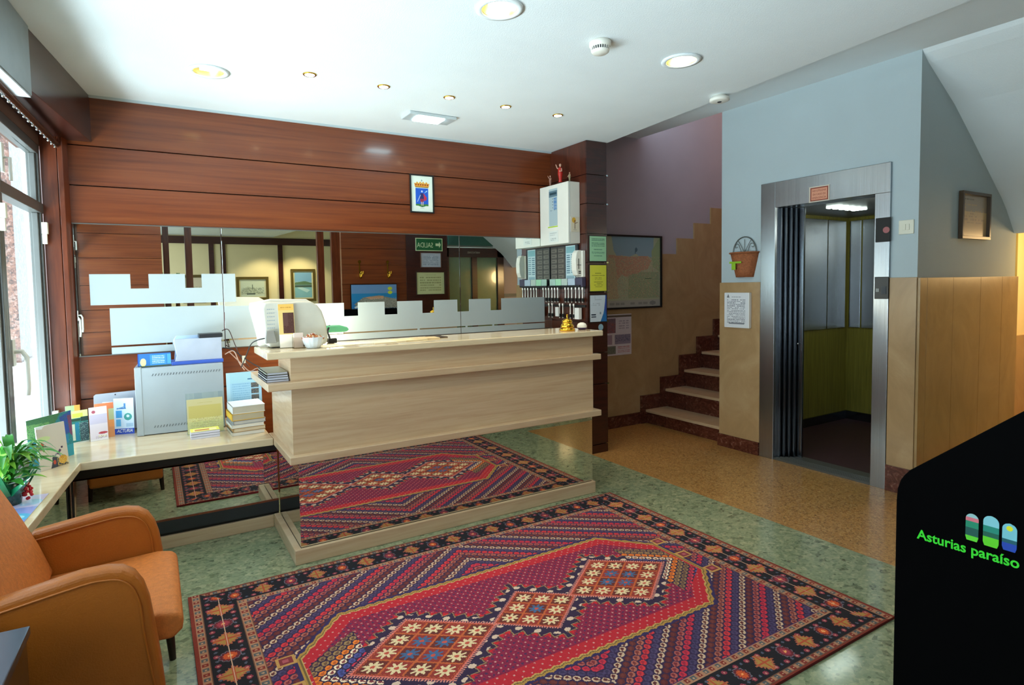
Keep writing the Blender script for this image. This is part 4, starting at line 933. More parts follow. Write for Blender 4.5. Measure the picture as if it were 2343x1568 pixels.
# =================================================================== ON THE MIDDLE SHELF AND LOW SHELF
def book(label, x0, x1, y0, y1, z0, z1, cover, pages='#e4e0d4', rz=0, name='book', cat='book', group=None):
    cx, cy = (x0 + x1) / 2, (y0 + y1) / 2; w_, d_ = (x1 - x0) / 2, (y1 - y0) / 2; h_ = z1 - z0
    r = thing(name, label, cat, (cx, cy, z0), rz, group, local=True)
    t = min(.003, h_ * .2)
    m = MB(); m.box(-w_, w_, -d_, d_, 0, t); m.box(-w_, w_, -d_, d_, h_ - t, h_); m.box(-w_, -w_ + .003, -d_, d_, 0, h_); build('cover', m, plain('cover_' + cover[1:], cover, .35), r)
    build('pages', MB().box(-w_ + .003, w_ - .002, -d_ + .002, d_ - .002, t, h_ - t), plain('pages_' + pages[1:], pages, .8), r)
    return r
zz = 1.0085
for i, (c, t, lab) in enumerate((('#6a6a70', .012, 'lowest magazine of the pile on the counter side ledge'), ('#b9bcc0', .010, 'second magazine from the bottom on the counter side ledge'), ('#4c4a50', .012, 'second magazine from the top on the counter side ledge'), ('#8d8f7e', .013, 'grey green magazine on top of the counter side ledge pile'))):
    book(lab, .510 + .002 * i, .626, 3.27 + .01 * i, 3.55 + .008 * i, zz, zz + t, c, '#cfd0dc', 0, 'magazine', 'magazine'); zz += t + .0004
Z = .6053
zz = Z
for i, (c, pg, t, dx, rz, lab) in enumerate((('#c9c4b4', '#e6e2d8', .022, 0, .04, 'bottom book of the pile against the counter'), ('#a98250', '#d6c8ac', .024, .004, .06, 'brown edged book second from the bottom of the pile by the counter'), ('#d4d6d0', '#e9e6dc', .022, -.003, .05, 'white book in the middle of the pile by the counter'), ('#8a8d94', '#c9c9c4', .024, .005, .07, 'grey covered book under the yellow one in the pile by the counter'), ('#e3b52c', '#bfb79c', .042, 0, .05, 'thick yellow edged book second from the top of the pile'), ('#dfe4e8', '#c6c2b0', .046, .006, .04, 'thick white book topmost on the pile by the counter'))):
    book(lab, .392 + dx, .582 + dx, 3.885, 4.10, zz, zz + t, c, pg, rz); zz += t + .0004
bk_ = thing('leaflet_pad', 'pile of small white booklets with yellow top before the yellow sheet', 'booklets', (.25, 3.98, Z))
build('booklets', MB().box(.172, .332, 3.935, 4.03, Z, Z + .042), plain('lavender_white', '#dcdbe8', .7), bk_, .001)
m = MB(); m.box(.172, .332, 3.9335, 3.936, Z + .014, Z + .016); m.box(.172, .332, 3.9335, 3.936, Z + .028, Z + .031); build('page_gap', m, plain('gap_grey', '#7a7c8c', .6), bk_)
A = Art(.160, .10, .002, '#e6e36a'); A.rect(.1, .15, .9, .75, '#eae0b0'); A.rect(.15, .25, .65, .60, '#c8823c')
notice('booklet_cover', None, None, (.172, 3.935, Z + .0425), (1, 0, 0), (0, 1, 0), A, parent=bk_)
ys = thing('acrylic_stand', 'clear acrylic stand with a yellow printed sheet before the grey box', 'stand', (.27, 4.08, Z))
A = doc(.205, .215, '#cdc493', '#bdb276', 10, .003); A.rect(.05, .45, .95, .8, '#c6ba70'); A.speck(.0, .0, 1, .45, '#d8d698', .5); A.lines(.1, .2, .8, .4, 3, '#c4c08a', .4)
notice('yellow_sheet', None, None, (.163, 4.075, Z + .005), (1, 0, 0), (0, .1, 1), A, parent=ys)
build('acrylic', MB().prism([(4.066, Z), (4.12, Z), (4.125, Z + .004), (4.085, Z + .006), (4.112, Z + .255), (4.108, Z + .255), (4.068, Z + .006)], .158, .372, 'x'), clear, ys)
bs = thing('info_sheet', 'pale blue information sheet with small photos leaning beside the grey box', 'sheet', (.51, 4.2, Z))
A = Art(.215, .355, .0025, '#9fcdea'); A.rect(0, .80, 1, 1, '#a6d6ea'); A.rect(0, 0, .1, 1, '#b4dcf2'); A.poly([(.78, 1), (1, 1), (1, .9)], '#7ec4e6'); A.lines(.16, .3, .66, .80, 12, '#86b8dc', .9)
for k in range(4): A.rect(.70, .70 - k * .115, .92, .79 - k * .115, '#384a58'); A.speck(.70, .70 - k * .115, .92, .79 - k * .115, '#8a7c6c', .35)
A.lines(.6, .84, .9, .88, 1, '#2c6a9c', 1); A.lines(.15, .05, .7, .25, 4, '#86b8dc', .8)
notice('sheet', None, None, (.402, 4.155, Z + .002), (1, 0, 0), (0, .06, 1), A, parent=bs, thick=.004)
build('back_stand', MB().prism([(4.175, Z), (4.26, Z), (4.20, Z + .25)], .45, .455, 'x'), darkgrey, bs)
# grey enamel box
gb = thing('electronics_cabinet', 'big pale grey metal box with vent holes on the low shelf', 'cabinet', (.15, 4.34, Z), -.06, local=True)
build('case', MB().box(-.247, .247, -.14, .14, .004, .425), greybox, gb, .004)
build('side_flange', MB().box(-.252, -.215, -.142, .142, .002, .43), greybox, gb, .002)
m = MB()
for k in range(24):
    x = -.16 + k * .0165
    for z in (.372, .045): m.prism([(x, z), (x + .004, z), (x + .010, z + .014), (x + .006, z + .014)], -.1415, -.139, 'y')
build('vent_hole', m, plain('vent_grey', '#5c646a', .5), gb)
build('foot', MB().box(-.24, .24, -.13, .13, 0, .004), blackm, gb)
zc = Z + .4258
og = thing('file_organizer', 'white curved desk organizer with blue base standing on the grey box', 'organizer', (.25, 4.33, zc))
build('base', MB().box(.095, .398, 4.24, 4.40, zc, zc + .022), plain('cobalt_plastic', '#3f62c4', .4), og, .003)
m = MB(); m.prism([(.115, zc + .022), (.392, zc + .022), (.392, zc + .165), (.118, zc + .165), (.112, zc + .15), (.122, zc + .09), (.126, zc + .06)], 4.25, 4.275, 'y'); build('front_panel', m, plain('cool_white', '#b0b9cb', .4), og, .003)
m = MB(); m.prism([(.115, zc + .022), (.392, zc + .022), (.392, zc + .18), (.13, zc + .18), (.112, zc + .15), (.122, zc + .09)], 4.36, 4.385, 'y'); build('back_panel', m, plain('pale_blue', '#b4cdea', .4), og, .003)
build('router', MB().box(.258, .400, 4.25, 4.354, zc + .1658, zc + .192), darkgrey, None, .003, label='flat dark grey router lying on top of the white organizer', cat='router')
cd_ = thing('desk_calendar', 'blue tent calendar standing at the left end of the grey box', 'calendar', (.0, 4.28, zc))
A = Art(.178, .085, .002, '#2a6fb8'); A.rect(.35, .12, .85, .9, '#3c8fd0'); A.lines(.42, .2, .8, .85, 5, '#bfe0f0', .9); A.rect(.88, .15, 1, .9, '#4a9fd8'); A.ell(.14, .35, .09, .3, '#f0e29a'); A.rect(0, 0, 1, .08, '#4a5a2c')
notice('calendar_page', None, None, (-.085, 4.245, zc + .002), (1, 0, 0), (0, .35, 1), A, parent=cd_)
build('tent', MB().prism([(4.247, zc), (4.32, zc), (4.285, zc + .082)], -.09, .093, 'x'), plain('navy_card', '#1c3f9c', .5), cd_)
# cables
cabs = [('#3a1f1c', [(.402, 4.3, 1.235), (.44, 4.28, 1.24), (.47, 4.25, 1.15), (.50, 4.22, 1.06), (.55, 4.2, .99)], 'thin dark red cable hanging from the router behind the blue sheet'),
        ('#171a1c', [(.402, 4.3, 1.12), (.45, 4.26, 1.11), (.50, 4.2, 1.07), (.56, 4.1, 1.02), (.60, 4.0, 1.0)], 'black cable looping from the organizer towards the counter ledge'),
        ('#c4a494', [(.41, 4.25, 1.08), (.46, 4.22, 1.10), (.49, 4.2, 1.02), (.52, 4.2, .97)], 'pale pink cable coiled behind the blue information sheet'),
        ('#9c7a68', [(.43, 4.22, 1.10), (.48, 4.14, 1.04), (.53, 4.06, .98), (.57, 4.0, 1.0), (.60, 3.85, 1.01)], 'brownish cable bending up to the counter side ledge'),
        ('#1c1c20', [(.47, 3.95, 1.02), (.48, 3.8, 1.10), (.485, 3.60, 1.19), (.498, 3.45, 1.225), (.535, 3.425, 1.235)], 'black cable running up to the small taupe unit'),
        ('#4a1c20', [(.418, 4.3, 1.245), (.420, 4.3, 1.36)], 'thin dark router antenna standing before the mirror')]
for c, P, lab in cabs: build('cable', MB().tube(smooth(P), .0032, 6), plain('cable_' + c[1:], c, .5), label=lab, cat='cable')
build('cable_tag', MB().box(.505, .525, 4.17, 4.175, 1.02, 1.07), cream, None, .001, label='small ivory plug hanging among the cables behind the blue sheet', cat='plug')

# brochures, from right to left
def leaflet(label, p0, p1, z0, z1, art, lean=.06, name='brochure', cat='brochure', thick=.002):
    p0 = Vector((p0[0], p0[1], z0)); p1 = Vector((p1[0], p1[1], z0)); r = (p1 - p0).normalized(); back = Vector((-r.y, r.x, 0))
    return notice(name, label, cat, tuple(p0), tuple(r), tuple(Vector((0, 0, 1)) + back * lean), art, thick=thick, off=0)
A = Art(.112, .228, .0018, '#cfe0f4'); A.rect(0, 0, 1, .16, '#2f4fc0'); A.rect(.15, .70, .62, .73, '#2f6cae'); A.rect(.5, .72, .6, .86, '#3f7cb8'); A.poly([(.15, .72), (.55, .78), (.55, .75), (.15, .69)], '#5a8cc0'); A.rect(.1, .46, .40, .66, '#3f9cdc'); A.rect(.1, .22, .34, .42, '#5fb0e6'); A.ell(.7, .48, .2, .1, '#3a9a94'); A.ell(.7, .5, .08, .04, '#cfe0f4'); A.rect(.6, .2, .95, .3, '#a6c4e0')
b = leaflet('blue and white leaflet with big italic lettering against the grey box', (-.235, 4.365), (-.127, 4.335), Z, .83, A, .03)
text('lettering', 'ACTURIA', .030, frame(tuple(Vector((-.18, 4.346, Z + .012))), (.108, -.03, 0), (0, 0, 1)) @ Matrix(((1, .25, 0, 0), (0, 1, 0, 0), (0, 0, 1, .002), (0, 0, 0, 1))), whitep, b, width=.088)
A = Art(.055, .21, .0025, '#d9dde4'); A.rect(0, .80, 1, .95, '#e8ecee'); A.rect(.3, .72, .9, .78, '#2a58b0'); A.rect(0, 0, 1, .6, '#c8ccc8')
leaflet('narrow pale leaflet with a blue stripe beside the acrylic plate', (-.293, 4.38), (-.24, 4.368), Z, .82, A, .02)
pt = thing('acrylic_plate', 'clear grey acrylic leaflet stand against the wood wall', 'stand', (-.22, 4.45, Z))
build('plate', MB().prism([(-.345, Z + .01), (-.10, Z + .01), (-.10, .865), (-.33, .86), (-.342, .85)], 4.445, 4.449, 'y'), plain('smoked_acrylic', '#a9adb8', .15, coat=.5), pt, .001)
build('screw', MB().cyl((-.226, 4.443, .848), (-.226, 4.4455, .848), .004), blackm, pt)
A = Art(.10, .215, .002, '#e39a68'); A.rect(.0, .82, 1, 1, '#f08a5a'); A.rect(.72, .5, 1, .82, '#c0cca0'); A.rect(.72, .3, 1, .5, '#f2a060')
leaflet('orange and green leaflet behind the pinkish white one', (-.33, 4.30), (-.235, 4.315), Z, .82, A, .05)
A = Art(.093, .205, .0018, '#e6dcea'); A.rect(0, .78, 1, 1, '#eef0f4'); A.rect(.02, .5, 1, .78, '#cfc8e2'); A.ell(.25, .86, .11, .045, '#b85a70'); A.ell(.72, .22, .26, .035, '#c04858'); A.rect(.45, .10, .95, .16, '#efe9dc'); A.speck(.3, .06, .95, .14, '#6b4048', .25); A.rect(0, 0, 1, .05, '#f0ecf0')
leaflet('pinkish white leaflet with small red shapes near the shelf middle', (-.352, 4.235), (-.26, 4.262), Z, .815, A, .06)
A = Art(.10, .195, .002, '#2c7a74'); A.rect(0, .78, 1, 1, '#dfe59a'); A.rect(.2, .80, .75, .92, '#d6e35c'); A.rect(.0, .68, .6, .76, '#2a4a3a'); A.rect(.62, .66, 1, .8, '#24403c'); A.rect(.1, .1, .30, .6, '#c9d4c0'); A.rect(.32, .08, .52, .64, '#1f7fa0'); A.rect(.56, .05, .98, .62, '#3a5560'); A.speck(.5, .05, 1, .65, '#9cc4c0', .12); A.rect(0, .3, .12, .6, '#6b5a5c'); A.rect(0, 0, 1, .04, '#d9d9d0')
leaflet('teal leaflet with a yellow green top, beside the pinkish one', (-.452, 4.225), (-.358, 4.265), Z, .80, A, .05)
A = Art(.075, .215, .003, '#a9c48c'); A.rect(.6, .6, 1, 1, '#e8a44a'); A.rect(0, 0, 1, .5, '#8ab08c')
leaflet('green and orange leaflet peeping over the teal one', (-.475, 4.32), (-.405, 4.345), Z, .82, A, .04)
A = Art(.27, .25, .003, '#1f7f8c'); A.poly([(0, 1), (.75, 1), (.6, .8), (0, .7)], '#3f7a50'); A.poly([(0, .9), (.5, .86), (.45, .62), (0, .6)], '#6ba060'); A.rect(.35, .3, .9, .66, '#1c7fb4'); A.poly([(.72, .9), (1, 1), (1, .5), (.8, .5)], '#2a4fa8'); A.poly([(.9, .9), (1, .9), (1, .4), (.94, .5)], '#7a3a6c'); A.speck(0, .5, 1, 1, '#2f6a50', .12); A.speck(0, .0, 1, .5, '#2f9a9c', .15); A.rect(0, 0, 1, .25, '#2f9ab0')
b = leaflet('wide blue green landscape brochure near the window end', (-.575, 3.745), (-.43, 3.93), Z, .86, A, .03)
text('lettering', 'Naturaleza', .045, frame((-.50, 3.835, Z + .165), (.145, .185, 0), (0, 0, 1)) @ Matrix.Translation((0, 0, .012)), plain('pale_mint', '#b8e0d8', .5), b, width=.13)
A = Art(.150, .225, .002, '#cfc6b8'); A.poly([(0, 1), (.3, 1), (.2, .93), (0, .95)], '#e9eef0'); A.ell(.2, .7, .25, .06, '#c8d89c'); A.ell(.10, .55, .10, .10, '#b85c38')
A.ell(.62, .22, .12, .10, '#8f969c'); A.ell(.62, .22, .07, .06, '#d9d0c0'); A.poly([(.45, .30), (.98, .02), (.98, 0), (.35, 0), (.4, .1)], '#3a3f4c'); A.ell(.80, .14, .15, .10, '#c98f2c'); A.speck(.6, .0, 1, .2, '#e0c060', .3); A.poly([(.60, .30), (.72, .40), (.78, .36), (.66, .27)], '#5a3a5c'); A.rect(.78, .40, .84, .45, '#3a2a4c'); A.ell(.5, .12, .05, .05, '#c04830')
leaflet('cream booklet with a colourful drawing standing by the shelf corner', (-.52, 3.662), (-.415, 3.768), Z, .83, A, .10, thick=.006)
A = Art(.10, .42, .003, '#8f9fe0'); A.rect(0, .0, 1, .30, '#7f8fd8'); A.ell(.4, .30, .7, .12, '#5fb4dc'); A.ell(.35, .30, .5, .07, '#a8e0ee'); A.ell(.5, .12, .3, .035, '#e0e03c'); A.rect(0, .6, 1, 1, '#c8c4ec'); A.ell(.6, .75, .4, .1, '#9cc4ec')
bf = notice('brochure', 'shiny blue and lilac brochure lying flat on the window end of the shelf', 'brochure', (-.575, 2.83, Z), (1, -.10, 0), (.10, 1, 0), A, thick=.002, off=0, m=printed_gloss)

# potted plant
pp = thing('potted_plant', 'leafy green plant in a dark green wrapped pot on the window shelf', 'plant', (-.560, 3.16, Z))
px_, py_ = -.560, 3.16
build('pot', MB().lathe([(.0001, 0), (.042, 0), (.050, .05), (.056, .10), (.05, .10), (.046, .085), (.0001, .085)], (px_, py_, Z), 24), plain('dark_green_foil', '#0f3b2c', .25, noise=.3, nscale=40, coat=.4), pp)
m = MB()
for k in range(10):
    a0 = k * 2 * PI / 10; a1 = a0 + .62
    c0 = Vector((px_ + .054 * math.cos(a0), py_ + .054 * math.sin(a0), Z + .075)); c1 = Vector((px_ + .054 * math.cos(a1), py_ + .054 * math.sin(a1), Z + .08))
    am = (a0 + a1) / 2; R_ = .11 + .03 * (k % 3); t = Vector((px_ + R_ * math.cos(am), py_ + R_ * math.sin(am), Z + .14 + .025 * (k % 2)))
    m.add([c0, c1, t, c0 + Vector((0, 0, -.03)), c1 + Vector((0, 0, -.03))], [(0, 1, 2), (3, 4, 1, 0), (2, 4, 3), (2, 1, 4), (0, 2, 3)])
build('wrapping', m, plain('green_cellophane', '#14704a', .2, coat=.5, noise=.2), pp)
leafA = plain('leaf_green', '#3f8a35', .3, noise=.25, nscale=30, coat=.3); leafB = plain('leaf_yellow_green', '#8fbf4a', .3, noise=.2, nscale=30, coat=.3)
def leaf(m, base, a, L, rise, wd, mi):
    n = 8; d = Vector((math.cos(a), math.sin(a), 0)); s = Vector((-d.y, d.x, 0)); v = []
    for i in range(n + 1):
        t = i / n; c = Vector(base) + d * L * t + Vector((0, 0, rise * math.sin(PI * min(1, t * .85)) * 1.0 + rise * .25 * t)); w_ = wd * math.sin(PI * (t * .93 + .05)) ** .8
        v += [c - s * w_ + Vector((0, 0, w_ * .35)), c, c + s * w_ + Vector((0, 0, w_ * .35))]
    f = []
    for i in range(n): f += [(3 * i, 3 * i + 1, 3 * i + 4, 3 * i + 3), (3 * i + 1, 3 * i + 2, 3 * i + 5, 3 * i + 4)]
    m.add(v, f, mi, True)
m = MB()
for k in range(95):
    a = rng.uniform(0, 2 * PI); L = rng.uniform(.06, .21)
    if math.cos(a) < -.2: L *= .35
    leaf(m, (px_ + .015 * math.cos(a * 3), py_ + .015 * math.sin(a * 3), Z + .085 + rng.uniform(0, .08)), a, L, rng.uniform(.02, .12), rng.uniform(.011, .021), int(rng.random() < .35))
build('foliage', m, [leafA, leafB], pp)
m = MB()
for k in range(26): m.sphere((px_ + .062 + rng.normal(0, .010), py_ + rng.normal(0, .016), Z + .075 - k * .0022 + rng.normal(0, .006)), rng.uniform(.005, .009), 6)
build('red_bow', m, plain('red_ribbon', '#d01020', .35), pp)

# =================================================================== ARMCHAIR AND SIDE TABLE
ac = thing('armchair', 'orange leather armchair with rounded arms in front of the window shelf', 'armchair', (-.2, 2.47, 0))
def arm(name, ya, yb, dx, dz):
    front = [(-.010, .12), (-.012, .21), (-.020, .314), (-.034, .44), (-.044, .52), (-.058, .572), (-.080, .612), (-.112, .637), (-.155, .647), (-.22, .648)]
    P = [(-.435, .12)] + [(x + dx, z + (dz if z > .3 else 0)) for x, z in front] + [(-.435, .615 + dz)]
    o = build(name, MB().prism(P, ya, yb, 'y', smooth=True), orange_l, ac, .02, seg=4)
    def inset(q):
        x, z = q; cx, cz = -.24, .35; d = math.hypot(x - cx, z - cz); return (x + (cx - x) / d * .034, z + (cz - z) / d * .034)
    for yy in (ya - .003, yb + .003):
        path = [Vector((x, yy, z)) for x, z in [inset(p) for p in P[2:-1]] + [(-.43, .585 + dz)]]
        build('piping', MB().tube(smooth(path, 3), .0035, 6), orange_l, o)
    return o
arm('armrest', 2.13, 2.19, .0, .0); arm('armrest', 2.745, 2.805, .032, -.015)
m = MB(); P = [(-.40, .36), (.018, .335), (.046, .36), (.052, .40), (.035, .425), (-.02, .437), (-.40, .425)]; m.prism(P, 2.192, 2.742, 'y', smooth=True)
build('seat_cushion', m, orange_f, ac, .022, seg=5)
build('seat_base', MB().box(-.42, -.05, 2.18, 2.75, .24, .35), orange_l, ac, .01)
m = MB(); m.prism([(-.40, .41), (-.365, .44), (-.405, .56), (-.455, .68), (-.51, .80), (-.545, .80), (-.485, .68), (-.441, .60), (-.436, .41)], 2.195, 2.738, 'y', smooth=True); build('back_cushion', m, orange_f, ac, .015, seg=4)
m = MB(); m.prism([(-.447, .14), (-.437, .14), (-.442, .60), (-.488, .68), (-.548, .80), (-.566, .80), (-.51, .68), (-.449, .612)], 2.13, 2.745, 'y'); build('backrest', m, orange_l, ac, .008, seg=3)
for x, y, dx, dy in ((-.005, 2.68, .020, -.01), (-.07, 2.24, .0, .0), (-.42, 2.68, -.02, 0), (-.42, 2.24, -.02, 0)):
    build('leg', MB().cyl((x, y, .345), (x + dx, y + dy, 0), .026, .013, 12), plain('dark_stained_leg', '#22140c', .4), ac)

st = thing('side_table', 'dark glossy side table corner in front of the armchair', 'table', (-.43, 1.67, 0))
tw = grain('black_brown_wood', ['#1c0f0b', '#2a1610', '#341d15'], rough=.16, scale=(8, 1, 8), nscale=1.5, coat=.8)
build('table_top', MB().prism([(-.322, 1.975), (-.347, 1.35), (-.545, 1.37), (-.508, 1.985)], .575, .60), plain('table_top_sheen', '#5d6876', .16, metal=.75), st, .003)  # grey-blue metallic colour stands in for window reflection on the dark top
build('side_panel', MB().prism([(-.330, 1.965), (-.354, 1.36), (-.374, 1.36), (-.350, 1.967)], 0.04, .575), tw, st)
build('side_panel', MB().prism([(-.352, 1.968), (-.50, 1.975), (-.501, 1.955), (-.352, 1.948)], 0.04, .575), tw, st)
build('side_panel', MB().prism([(-.501, 1.955), (-.530, 1.37), (-.515, 1.37), (-.485, 1.955)], 0.04, .575), tw, st)
build('base', MB().prism([(-.36, 1.93), (-.38, 1.40), (-.50, 1.41), (-.48, 1.93)], 0, .04), blackm, st)

# =================================================================== TOURIST INFORMATION KIOSK
ks = thing('information_kiosk', 'tall black tourist information kiosk with green lettering at the right edge', 'kiosk', (2.78, .75, 0))
P = [(.53, 0), (1.043, 0), (1.044, .72), (1.041, .765), (1.032, .797), (1.020, .818), (1.003, .840), (.973, .866), (.703, 1.100), (.562, 1.215), (.53, 1.215)]
kb_m = plain('kiosk_black', '#010102', .85, spec=.06)
build('side_panel', MB().prism(P, 2.250, 2.275, 'x'), kb_m, ks, .003)
build('side_panel', MB().prism(P, 3.295, 3.32, 'x'), kb_m, ks, .003)
build('body', MB().prism([(y - .012 if y > .57 else y, z - .012 if z > .1 else z) for y, z in P], 2.275, 3.295, 'x'), kb_m, ks)
build('poster_board', MB().box(2.53, 3.24, .535, .5595, 1.05, 1.566), kb_m, ks)
A = Art(.70, .50, .005, '#2a78b8'); A.rect(0, .72, 1, 1, '#6a93c4'); A.rect(0, .5, 1, .74, '#2a86c0'); A.poly([(0, .55), (.4, .68), (.75, .62), (.95, .42), (.8, .3), (0, .2)], '#8a8a80'); A.poly([(.3, .66), (.7, .63), (.6, .56), (.3, .58)], '#c49878'); A.rect(0, 0, 1, .3, '#36506a'); A.speck(0, .1, .8, .6, '#c8c4b8', .12); A.poly([(.7, .5), (.95, .34), (.92, .30), (.68, .44)], '#cfd8dc')
A.ell(.15, .88, .05, .05, '#c8d83c'); A.ell(.15, .76, .05, .05, '#c8d83c')
pbd = notice('poster', None, None, (3.235, .560, 1.06), *RW, A, parent=ks, thick=.004, off=.001, m=printed_gloss)
gl = plain('sign_green', '#2fd028', .5, emit='#2fd028', estr=.12)
KM = lambda y, z: frame((2.2488, y, z), *LW)
text('lettering', 'Asturias paraíso', .046, KM(.838, .612) @ Matrix.Rotation(.02, 4, 'Z'), gl, ks, width=.276, bold=.0009)
def arch(yc, zb, w_, h_, bands, sun=None):
    """little round-headed window with painted landscape bands, on the kiosk side"""
    o = thing('x', None, None) if False else None
    def cut(z): return z
    def outline(za, zb_):
        pts = []; n = 14; r = w_ / 2; zc = zb + h_ - r * 1.05
        L, Rr = [], []
        for i in range(n + 1):
            z = za + (zb_ - za) * i / n; hw = r if z <= zc else math.sqrt(max(0, r * r - ((z - zc) / 1.05) ** 2))
            if z < zb + .012: hw *= .8 + .2 * (z - zb) / .012
            L.append((yc - hw, z)); Rr.append((yc + hw, z))
        return Rr + L[::-1]
    bot = zb
    for k, (f1, c) in enumerate(bands):
        top = zb + h_ * f1
        build('emblem', MB().prism(outline(bot, top), 2.2486 , 2.2500, 'x'), plain('emblem_' + c[1:], c, .5, emit=c, estr=.12), ks); bot = top
    if sun: build('emblem', MB().cyl((2.2480, yc, zb + h_ * .82), (2.2486, yc, zb + h_ * .82), .008, n=18, smooth=False), plain('emblem_sun', '#d8dc1c', .5, emit='#d8dc1c', estr=.12), ks)
arch(.822, .657, .034, .088, [(.18, '#58cc2c'), (.48, '#0a4f48'), (.72, '#0d8262'), (.86, '#cc6a78'), (.999, '#8fbcc0')])
arch(.773, .656, .040, .098, [(.30, '#58c81c'), (.46, '#0a5a48'), (.66, '#0d8270'), (.999, '#7cc0cc')])
arch(.727, .660, .036, .086, [(.28, '#1440a8'), (.42, '#0b5562'), (.999, '#72bccc')], True)

# =================================================================== CEILING THINGS
def downlight(x, y, label, power, deco=1.0):
    r = thing('ceiling_downlight', label, 'downlight', (x, y, H), 0, 'round recessed ceiling downlights')
    R_ = .084
    build('trim_ring', MB().lathe([(R_ - .004, -.001), (R_ + .024, -.001), (R_ + .024, -.007), (R_, -.010), (R_ - .004, -.006)], (x, y, H), 40), plaster, r)
    build('reflector', MB().lathe([(R_, -.006), (R_ - .001, .001), (R_ * .86, .035), (R_ * .6, .055), (.0001, .06)], (x, y, H), 40), plain('gold_reflector', '#f2e8bc', .3, metal=1.0), r)
    build('lamp_bulb', MB().cyl((x - .045, y + .01, H + .018), (x + .045, y + .01, H + .018), .016, n=14).cyl((x - .045, y - .03, H + .018), (x + .045, y - .03, H + .018), .016, n=14), emit('downlight_glow%.1f' % deco, '#fff0b0', 30 * deco), r)
    light('SPOT', 'downlight_lamp', (x, y, H - .012), power, (1, .88, .62), .07, rot=(0, 0, 0), spot=2.5, blend=.8)
downlight(1.405, 2.300, 'round recessed gold downlight at the top edge of the ceiling, nearest the camera', 20)
downlight(2.615, 2.345, 'round recessed gold downlight nearest the stairs and elevator', 18)
downlight(.335, 3.715, 'round recessed gold downlight at the window end of the ceiling', 16, .5)
# holes are cut in the ceiling slab for the recessed fittings
ceil = bpy.data.objects['ceiling']
hm = MB()
for x, y in ((1.405, 2.300), (2.615, 2.345), (.335, 3.715)): hm.cyl((x, y, H - .02), (x, y, H + .10), .0855, n=40, smooth=False)
cutter = build('cutter', hm, plaster)
bo = ceil.modifiers.new('fittings', 'BOOLEAN'); bo.object = cutter; bo.operation = 'DIFFERENCE'; bo.solver = 'EXACT'
bpy.context.view_layer.update()
dg = bpy.context.evaluated_depsgraph_get(); nm = bpy.data.meshes.new_from_object(ceil.evaluated_get(dg)); ceil.modifiers.clear(); ceil.data = nm
bpy.data.objects.remove(cutter)
for i, (x, y) in enumerate(((.847, 3.505), (1.294, 3.505), (1.745, 3.508), (2.179, 3.508), (2.628, 3.510))):
    r = thing('spotlight', ('first small halogen ceiling spot from the window end', 'second small halogen ceiling spot from the window end', 'middle one of the five small halogen ceiling spots', 'fourth small halogen ceiling spot from the window end', 'small halogen ceiling spot nearest the dark pillar')[i], 'spotlight', (x, y, H), 0, 'row of halogen spots above the counter')
    build('ring', MB().lathe([(.018, -.004), (.036, -.006), (.040, -.001), (.018, -.0005)], (x, y, H), 24), brass, r)
    build('bulb', MB().lathe([(.0001, -.009), (.018, -.008), (.029, -.005), (.030, -.003), (.0001, -.002)], (x, y, H), 20), emit('halogen%d' % i, '#ffe6b8', 40), r)
    light('SPOT', 'halogen_lamp', (x, y, H - .02), 17, (1, .80, .52), .02, spot=1.5, blend=.7)
el = thing('emergency_light', 'rectangular emergency light glowing white on the ceiling above the mirror', 'light', (1.80, 3.96, H))
build('housing', MB().box(1.62, 1.99, 3.88, 4.05, H - .022, H - .0005), plain('clear_prismatic', '#c4d0d4', .25, coat=.5), el, .006)
build('diffuser', MB().box(1.70, 1.90, 3.905, 4.025, H - .030, H - .0225), emit('emergency_glow', '#c8f4ff', 26), el)
for label, x, y, sc_ in (('white smoke detector on the ceiling between the two gold downlights', 2.045, 2.365, 1.0), ('flat white detector on the ceiling edge above the stairs', 3.33, 2.66, .85)):
    r = thing('smoke_detector', label, 'smoke detector', (x, y, H), 0)
    if sc_ == 1.0:
        build('base', MB().lathe([(.0001, -.0005), (.056, -.0005), (.056, -.022), (.050, -.03), (.0001, -.03)], (x, y, H), 32), white, r)
        build('grille', MB().lathe([(.045, -.03), (.045, -.046)], (x, y, H), 32), darkgrey, r)
        m = MB()
        for k in range(24):
            a = k * 2 * PI / 24; m.cyl((x + .047 * math.cos(a), y + .047 * math.sin(a), H - .029), (x + .044 * math.cos(a), y + .044 * math.sin(a), H - .047), .0028, n=6)
        build('rib', m, white, r); r.children[-1]['kind'] = 'stuff' if False else r.children[-1].get('kind', 'part')
        build('cap', MB().lathe([(.047, -.046), (.044, -.054), (.036, -.060), (.0001, -.061)], (x, y, H), 32), white, r)
    else:
        build('base', MB().lathe([(.0001, -.0005), (.045, -.0005), (.045, -.012), (.062, -.016), (.064, -.034), (.05, -.040), (.0001, -.041)], (x, y, H), 32), white, r)
        build('sensor', MB().lathe([(.014, -.041), (.012, -.044), (.0001, -.044)], (x, y, H), 16), darkgrey, r)
for o in bpy.data.objects:
    if o.get('kind') == 'part': del o['kind']
# blind box and curtain rail by the windows
cbx = MB(); cbx.prism([(-.452, 3.478), (-.548, 2.4), (-.66, 1.0), (-.86, 1.0), (-.74, 2.4), (-.62, 3.478)], 2.43, H - .002)
bb = thing('blind_box', 'pale grey metal housing at the top left corner above the windows', 'blind box', (-.6, 2.3, 2.43))
